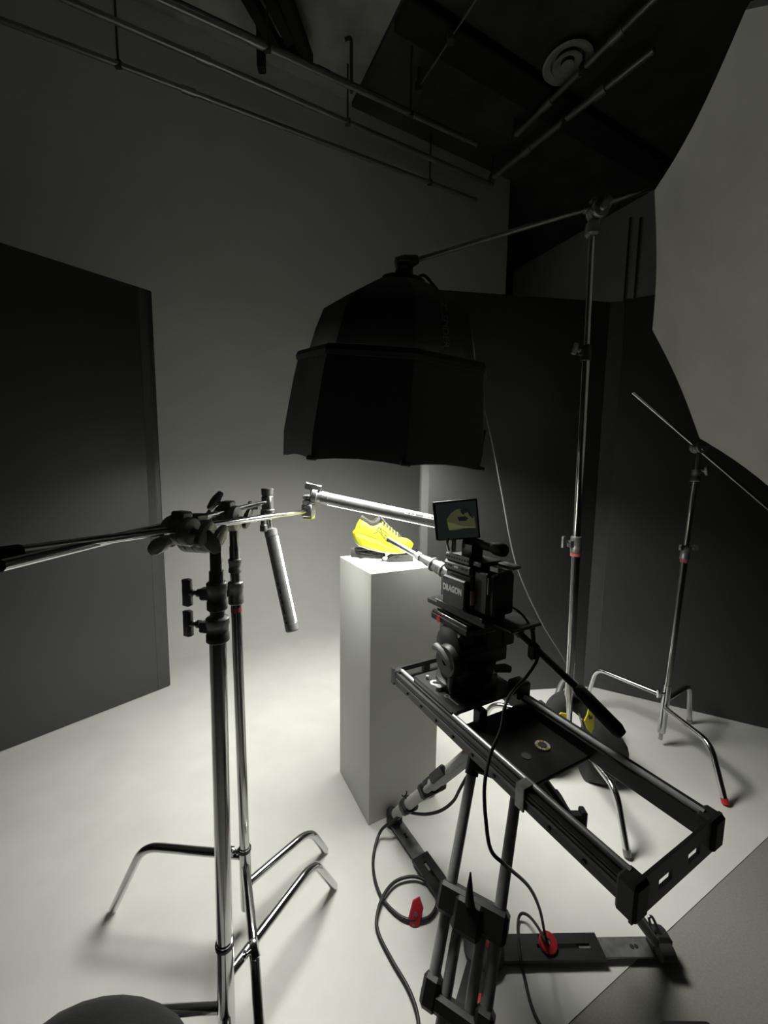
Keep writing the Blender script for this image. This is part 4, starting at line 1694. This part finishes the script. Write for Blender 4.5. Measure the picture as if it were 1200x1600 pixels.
# pan bar
pb0 = at(806, 984, 1.10)
pb1 = at(905, 1078, .985)
pb2 = at(972, 1148, .92)
b = MB()
b.cyl(pb0, pb1, .0095, n=14)
pbar = b.build('pan_bar', 'blackmetal', tH)
b = MB()
dd = (pb2 - pb1).normalized()
b.tube([pb1 - dd * .01, pb1 + dd * .005, pb1 + dd * .03, pb2 - dd * .015, pb2], [.012, .0165, .0175, .0185, .013], 16)
b.build('grip', 'rubber', pbar)
b = MB()
q = lerp(pb0, pb1, .10)
b.cyl(pb0 - (pb1 - pb0).normalized() * .02, q, .0125, n=14)
b.build('bar_collar', 'greyplastic', pbar)
b = MB()
q = lerp(pb0, pb1, .30)
b.box(q + V((0, -.004, -.012)), (.030, .028, .05), bev=.008)
b.cyl(q + V((0, 0, .01)), q + V((-.006, 0, .05)), .006, n=10)
b.ell(q + V((-.006, 0, .052)), (.008, .008, .008), n=10)
b.build('bar_clamp', 'blackplastic', pbar)
b = MB()
b.cyl(HM @ V((.11, -.02, .175)), pb0, .012, n=14)
b.build('bar_mount', 'blackplastic', pbar)

# ------------------------------------------------------------------ cinema camera
CG = math.radians(-31)
cb = V((math.sin(CG), math.cos(CG), 0))
ca_ = V((math.cos(CG), -math.sin(CG), 0))
CO = V((.262, 1.165, 1.010))
CM = Matrix(((ca_.x, cb.x, 0, CO.x), (ca_.y, cb.y, 0, CO.y), (0, 0, 1, CO.z), (0, 0, 0, 1)))   # x right, y forward, z up; origin under body
tC = thing('cinema_camera', 'black box cinema camera mounted on the fluid head', 'camera', CO)
b = MB(CM)
b.box((0, .0, .060), (.098, .115, .100), bev=.006)
body = b.build('body', 'camgrey', tC, smooth=False)
b = MB(CM)
b.box((0, .005, .122), (.104, .125, .034), bev=.008)
tb = b.build('top_deck', 'camgrey', tC, smooth=False)
# ports on the deck side
for (y, l, m) in ((.040, .004, 'rubber'), (.030, .006, 'rubber'), (.005, .020, 'white'), (-.020, .008, 'rubber'), (-.036, .008, 'rubber')):
    b = MB(CM)
    b.box((-.0525, y, .124), (.002, l, .006), bev=.0005)
    b.build('port', m, tb, smooth=False)
# left side module with the lettering
b = MB(CM)
b.box((-.058, -.002, .052), (.020, .098, .088), bev=.004)
sm = b.build('side_module', 'camgrey', tC, smooth=False)
for (y, z) in ((.040, .088), (.028, .088), (-.044, .088), (.040, .016), (-.044, .016)):
    b = MB(CM)
    b.cyl((-.0675, y, z), (-.0690, y, z), .003, n=10)
    b.build('screw', 'rubber', sm)
MT = CM @ Matrix(((0, 0, -1, -.0684), (-1, 0, 0, .002), (0, 1, 0, .060), (0, 0, 0, 1)))
text('lettering', 'DRAGON', MT, .026, 'white', sm, depth=.0005, width=.082, bold=.0012)
b = MB(CM)
b.box((-.045, -.064, .050), (.014, .008, .042), bev=.002)
lab(b.build('side_clip', 'redtape', tC, smooth=False), 'pinkish red clip on the rear edge')
b = MB(CM)
b.box((-.052, -.062, .050), (.005, .007, .042), bev=.001)
b.build('clip_edge', 'castgrey', tC, smooth=False)
# rear module and battery
b = MB(CM)
b.box((.004, -.085, .070), (.092, .055, .120), bev=.006)
b.build('rear_module', 'blackplastic', tC, smooth=False)
b = MB(CM)
b.box((.006, -.118, .068), (.080, .022, .118), bev=.006)
bt = b.build('battery', 'blackplastic', tC, smooth=False)
b = MB(CM)
b.box((.014, -.118, .130), (.05, .014, .006), bev=.002)
b.build('battery_latch', 'greyplastic', bt, smooth=False)
b = MB(CM)
b.box((-.036, -.112, .095), (.012, .004, .045), bev=.001)
b.build('side_tab', 'castgrey', bt, smooth=False)
# lens mount
b = MB(CM @ Matrix.Translation((0, .058, .075)) @ Matrix.Rotation(-PI / 2, 4, 'X'))
b.lathe([(.040, 0), (.040, .010), (.036, .013), (.033, .020)], n=24)
b.build('lens_mount', 'castgrey', tC)
# base and dovetail plates
b = MB(CM)
b.box((-.01, -.01, -.002), (.09, .20, .014), bev=.002)
b.box((-.01, .02, -.018), (.07, .26, .016), bev=.002)
bp_ = b.build('dovetail_plate', 'blackmetal', tC, smooth=False)
b = MB(CM)
b.box((-.0555, .055, .004), (.003, .075, .003), bev=.0005)
b.box((-.046, .02, -.010), (.003, .12, .003), bev=.0005)
lab(b.build('plate_edge', 'chrome', bp_, smooth=False), 'bright worn edge of the plate')
b = MB(CM)
b.box((.045, -.115, -.016), (.12, .13, .010), bev=.003)
b.build('rear_plate', 'blackmetal', tC, smooth=False)
# rail with a row of holes, top plate, handle
b = MB(CM)
b.box((-.046, .005, .150), (.010, .105, .022), bev=.003)
nr = b.build('accessory_rail', 'greyplastic', tC, smooth=False)
for k in range(9):
    b = MB(CM)
    y = -.040 + k * .0112
    b.cyl((-.0505, y, .150), (-.0518, y, .150), .0032, n=8)
    b.build('rail_hole', 'rubber', nr)
b = MB(CM)
b.box((.0, -.01, .146), (.085, .15, .014), bev=.003)
b.box((.004, .0, .172), (.045, .05, .045), bev=.004)
b.build('top_plate', 'blackmetal', tC, smooth=False)
b = MB(CM)
b.cyl((.004, .030, .196), (.014, -.080, .190), .014, n=16)
b.tube([(.0135, -.070, .190), (.014, -.080, .190), (.0145, -.086, .190), (.015, -.110, .189), (.015, -.116, .189)], [.014, .018, .0195, .0195, .016], 18)
hd = b.build('top_handle', 'rubber', tC)
b = MB(CM)
b.cyl((.015, -.116, .189), (.0152, -.1185, .189), .013, n=16)
b.build('handle_cap', 'blackplastic', hd)
b = MB(CM)
b.box((.03, -.12, .146), (.03, .06, .012), bev=.003)
b.box((-.020, -.118, .142), (.016, .03, .014), bev=.001)
b.build('rear_bracket', 'castgrey', tC, smooth=False)
# monitor arm
b = MB(CM)
b.box((-.030, .045, .185), (.018, .006, .050), bev=.002)
b.tube(catmull([(-.044, .05, .166), (-.050, .052, .186), (-.046, .052, .200), (-.036, .052, .206)], 4), .004, 8)
b.build('monitor_arm', 'castgrey', tC)
b = MB(CM)
b.box((.010, .030, .205), (.012, .008, .045), bev=.002)
b.build('monitor_arm', 'castgrey', tC, smooth=False)

# monitor
mTL, mTR, mBR, mBL = at(677, 785, 1.19), at(743, 783, 1.165), at(750, 838, 1.165), at(686, 846, 1.19)
mc = (mTL + mTR + mBR + mBL) / 4
mx = ((mTR - mTL) + (mBR - mBL)).normalized()
my = ((mTL - mBL) + (mTR - mBR))
my = (my - mx * my.dot(mx)).normalized()
mz = mx.cross(my)
MW, MH = ((mTR - mTL).length + (mBR - mBL).length) / 2, ((mTL - mBL).length + (mTR - mBR).length) / 2
MM = Matrix(((mx.x, my.x, mz.x, mc.x), (mx.y, my.y, mz.y, mc.y), (mx.z, my.z, mz.z, mc.z), (0, 0, 0, 1)))
tM = thing('monitor', 'small on-camera monitor showing the yellow shoe', 'monitor', mc - my * (MH / 2))
b = MB(MM)
b.box((0, 0, -.012), (MW + .006, MH + .006, .022), bev=.003)
b.build('housing', 'blackplastic', tM, smooth=False)
b = MB(MM)
b.box((-MW / 2 - .0045, 0, -.012), (.004, MH, .026), bev=.001)
lab(b.build('side_frame', 'castgrey', tM, smooth=False), 'lighter metal side of the monitor cage')
b = MB(MM)
b.box((-MW / 2 - .002, MH / 2 + .002, -.004), (.008, .004, .010), bev=.001)
b.build('corner_tab', 'alu', tM, smooth=False)
b = MB(MM)
b.box((0, 0, -.0008), (MW - .004, MH - .004, .0022))
sc = b.build('screen', 'screen', tM, smooth=False)


def flat(par, poly, m, z, name, label=None):
    b = MB(MM)
    b.prism([(x * MW, y * MH) for x, y in poly], .0002, Matrix.Translation((0, 0, z)))
    o = b.build(name, m, par, smooth=False)
    if label:
        lab(o, label)
    return o


flat(sc, [(-.22, -.16), (-.24, .05), (-.14, .19), (.0, .29), (.10, .30), (.16, .20), (.24, .17), (.30, .24), (.36, .10), (.42, .08), (.44, -.20), (.20, -.22), (-.05, -.26), (-.20, -.25)], 'scryd', .0004, 'screen_image', 'dim yellow shoe picture')
flat(sc, [(-.23, -.02), (-.05, -.08), (.10, -.16), (.44, -.21), (.44, -.23), (.1, -.21), (-.2, -.24)], 'scry', .0007, 'screen_image', 'brighter yellow sole in the picture')
flat(sc, [(.02, .08), (.20, .10), (.28, .04), (.22, -.03), (.05, -.02)], 'scrk', .0007, 'screen_image')
flat(sc, [(.10, .26), (.14, .16), (.20, .14), (.19, .20), (.27, .22), (.30, .12), (.38, .02), (.40, .06), (.30, .28), (.2, .32)], 'scrk', .0007, 'screen_image')

# probe lens
tp_ = at(607, 843, 1.505)
lb = CM @ V((0, .074, .075))
lb_t = at(695, 887, lb.y)
ld = (tp_ - lb)
LL = ld.length
ld.normalize()
tP = thing('probe_lens', 'long thin macro probe lens reaching toward the sneaker', 'lens', lb)
LMx = frame(lb, ld, (0, 0, 1))
b = MB(LMx)
b.lathe([(.024, 0), (.0225, .004), (.0225, .022), (.019, .026), (.019, .040), (.021, .042), (.0225, .050), (.0225, .068), (.0195, .072), (.0195, .086), (.021, .088), (.021, .100), (.017, .106)], n=28)
b.build('barrel', 'castgrey', tP, angle=35)
for z in (.046, .094):
    b = MB(LMx)
    b.lathe([(.0215, z - .003), (.0245, z - .002), (.0245, z + .002), (.0215, z + .003)], n=28, cap=False)
    b.build('focus_ring', 'alu', tP)
b = MB(LMx)
b.lathe([(.017, .104), (.016, .125), (.013, .150), (.0115, .168)], n=24)
b.build('taper', 'castgrey', tP)
b = MB(LMx)
b.lathe([(.0155, .158), (.0165, .160), (.0165, .176), (.0155, .178)], n=6)
b.build('hex_nut', 'alu', tP, smooth=False)
b = MB(LMx)
b.lathe([(.0100, .17), (.0100, LL - .003), (.0088, LL)], n=20)
b.build('probe_tube', 'chromed', tP)
b = MB(LMx)
b.lathe([(.0103, LL - .012), (.0103, LL - .001), (.006, LL + .0005)], n=20)
b.build('front_element', 'blackmetal', tP)

# ------------------------------------------------------------------ cables
def cable(label, pts, r=.0042, m='cable', name='cable', k=8):
    b = MB()
    b.tube(catmull(pts, k), r, 8)
    return tag(b.build(name, m, angle=70), label, 'cable')


cable('black cable arching from the camera back to the pan bar clamp',
      [at(778, 941, 1.12), at(790, 944, 1.10), at(806, 952, 1.08), at(818, 963, 1.07), at(826, 975, 1.062), at(832, 990, 1.06)], .0035)
cable('thin black cable dropping from the pan bar past the slider to the spreader',
      [at(841, 1018, 1.05), at(838, 1034, 1.03), at(822, 1058, 1.00), at(803, 1078, .96), at(790, 1100, .88), at(783, 1140, .86), at(766, 1180, .84), at(757, 1230, .80), at(760, 1290, .77), at(768, 1330, .76),
       at(790, 1352, .77), at(826, 1385, .86), at(843, 1420, .95), at(851, 1458, 1.04), atz(853, 1466, .06)], .0042)
cable('thin black cable looping beside the red spreader knob down to the floor',
      [atz(852, 1470, .06), atz(840, 1448, .05), atz(826, 1431, .03), atz(814, 1428, .02), atz(809, 1445, .008), atz(812, 1490, .032), atz(820, 1530, .006), atz(830, 1570, .006), atz(842, 1598, .006), atz(868, 1640, .006)], .0042)
cable('black cable looped on the floor left of the tripod and running forward',
      [atz(640, 1266, .10), atz(612, 1284, .07), atz(594, 1300, .03), atz(584, 1335, .008), atz(585, 1370, .006), atz(598, 1405, .006), atz(625, 1432, .008), atz(650, 1438, .010), atz(672, 1432, .010), atz(683, 1410, .014), atz(676, 1385, .016),
       atz(650, 1370, .016), atz(620, 1376, .016), atz(600, 1398, .018), atz(589, 1432, .014), atz(592, 1460, .006), atz(612, 1500, .006), atz(638, 1545, .006), atz(652, 1585, .006), atz(655, 1625, .006)], .0055)
cable('black cable sagging behind the pale tripod leg',
      [atz(742, 1196, .40), atz(728, 1216, .34), atz(718, 1234, .30), atz(708, 1252, .25), atz(690, 1266, .20), atz(668, 1272, .17), atz(648, 1271, .14), atz(636, 1268, .10)], .0055)
# red clip on the looped cable
rc_ = atz(650, 1427, .02)
t = thing('cable_clip', 'red hexagonal plastic clip on the looped floor cable', 'cable clip', V((rc_.x, rc_.y, 0)))
b = MB(frame(V((rc_.x, rc_.y, .020)), (-.1, -.75, .55), (.2, 0, 1)))
b.prism([(.042, 0), (.026, .018), (-.018, .020), (-.034, .010), (-.036, -.008), (-.022, -.018), (.020, -.019)], .018, Matrix.Translation((0, 0, -.009)), bev=.004)
cl = b.build('body', 'red', t)
b = MB(frame(V((rc_.x, rc_.y, .020)), (-.1, -.75, .55), (.2, 0, 1)))
b.cyl((.0, 0, .008), (.0, 0, .012), .006, n=12)
b.cyl((-.028, 0, .008), (-.028, 0, .0115), .004, n=12)
b.build('rivet', 'castgrey', cl)

# ------------------------------------------------------------------ things at the bottom edge
bc = atz(154, 1680, .10)
t = thing('sandbag', 'dark rounded sandbag slumped over the near stand leg', 'sandbag', V((bc.x, bc.y, 0)))
b = MB()
rs = []
for i in range(9):
    u = i / 8
    hx = bc.x + .0 + (u - .5) * .36
    r = math.sin(PI * (.06 + .88 * u)) ** .42
    rs.append([V((hx, bc.y + math.copysign(abs(math.cos(a)) ** .7, math.cos(a)) * .105 * r, .103 + math.copysign(abs(math.sin(a)) ** .85, math.sin(a)) * .100 * r * (1 + .03 * math.sin(5 * a)))) for a in [2 * PI * k / 18 for k in range(18)]])
b.rings(rs)
b.build('body', 'fabric', t, angle=80)
kc = atz(1066, 1588, .10)
t = thing('equipment_case', 'black hard case lying on the concrete at the bottom edge', 'case', V((kc.x, kc.y - .12, 0)))
MK = Matrix.Translation((kc.x, kc.y - .12, 0))
b = MB(MK)
b.box((0, 0, .036), (.125, .23, .068), bev=.012, seg=2)
b.build('bottom_shell', 'blackplastic', t)
b = MB(MK)
b.box((0, 0, .088), (.125, .23, .032), bev=.012, seg=2)
b.build('lid', 'blackplastic', t)
b = MB(MK)
b.box((0, .118, .07), (.03, .008, .03), bev=.002)
b.build('latch', 'greyplastic', t)
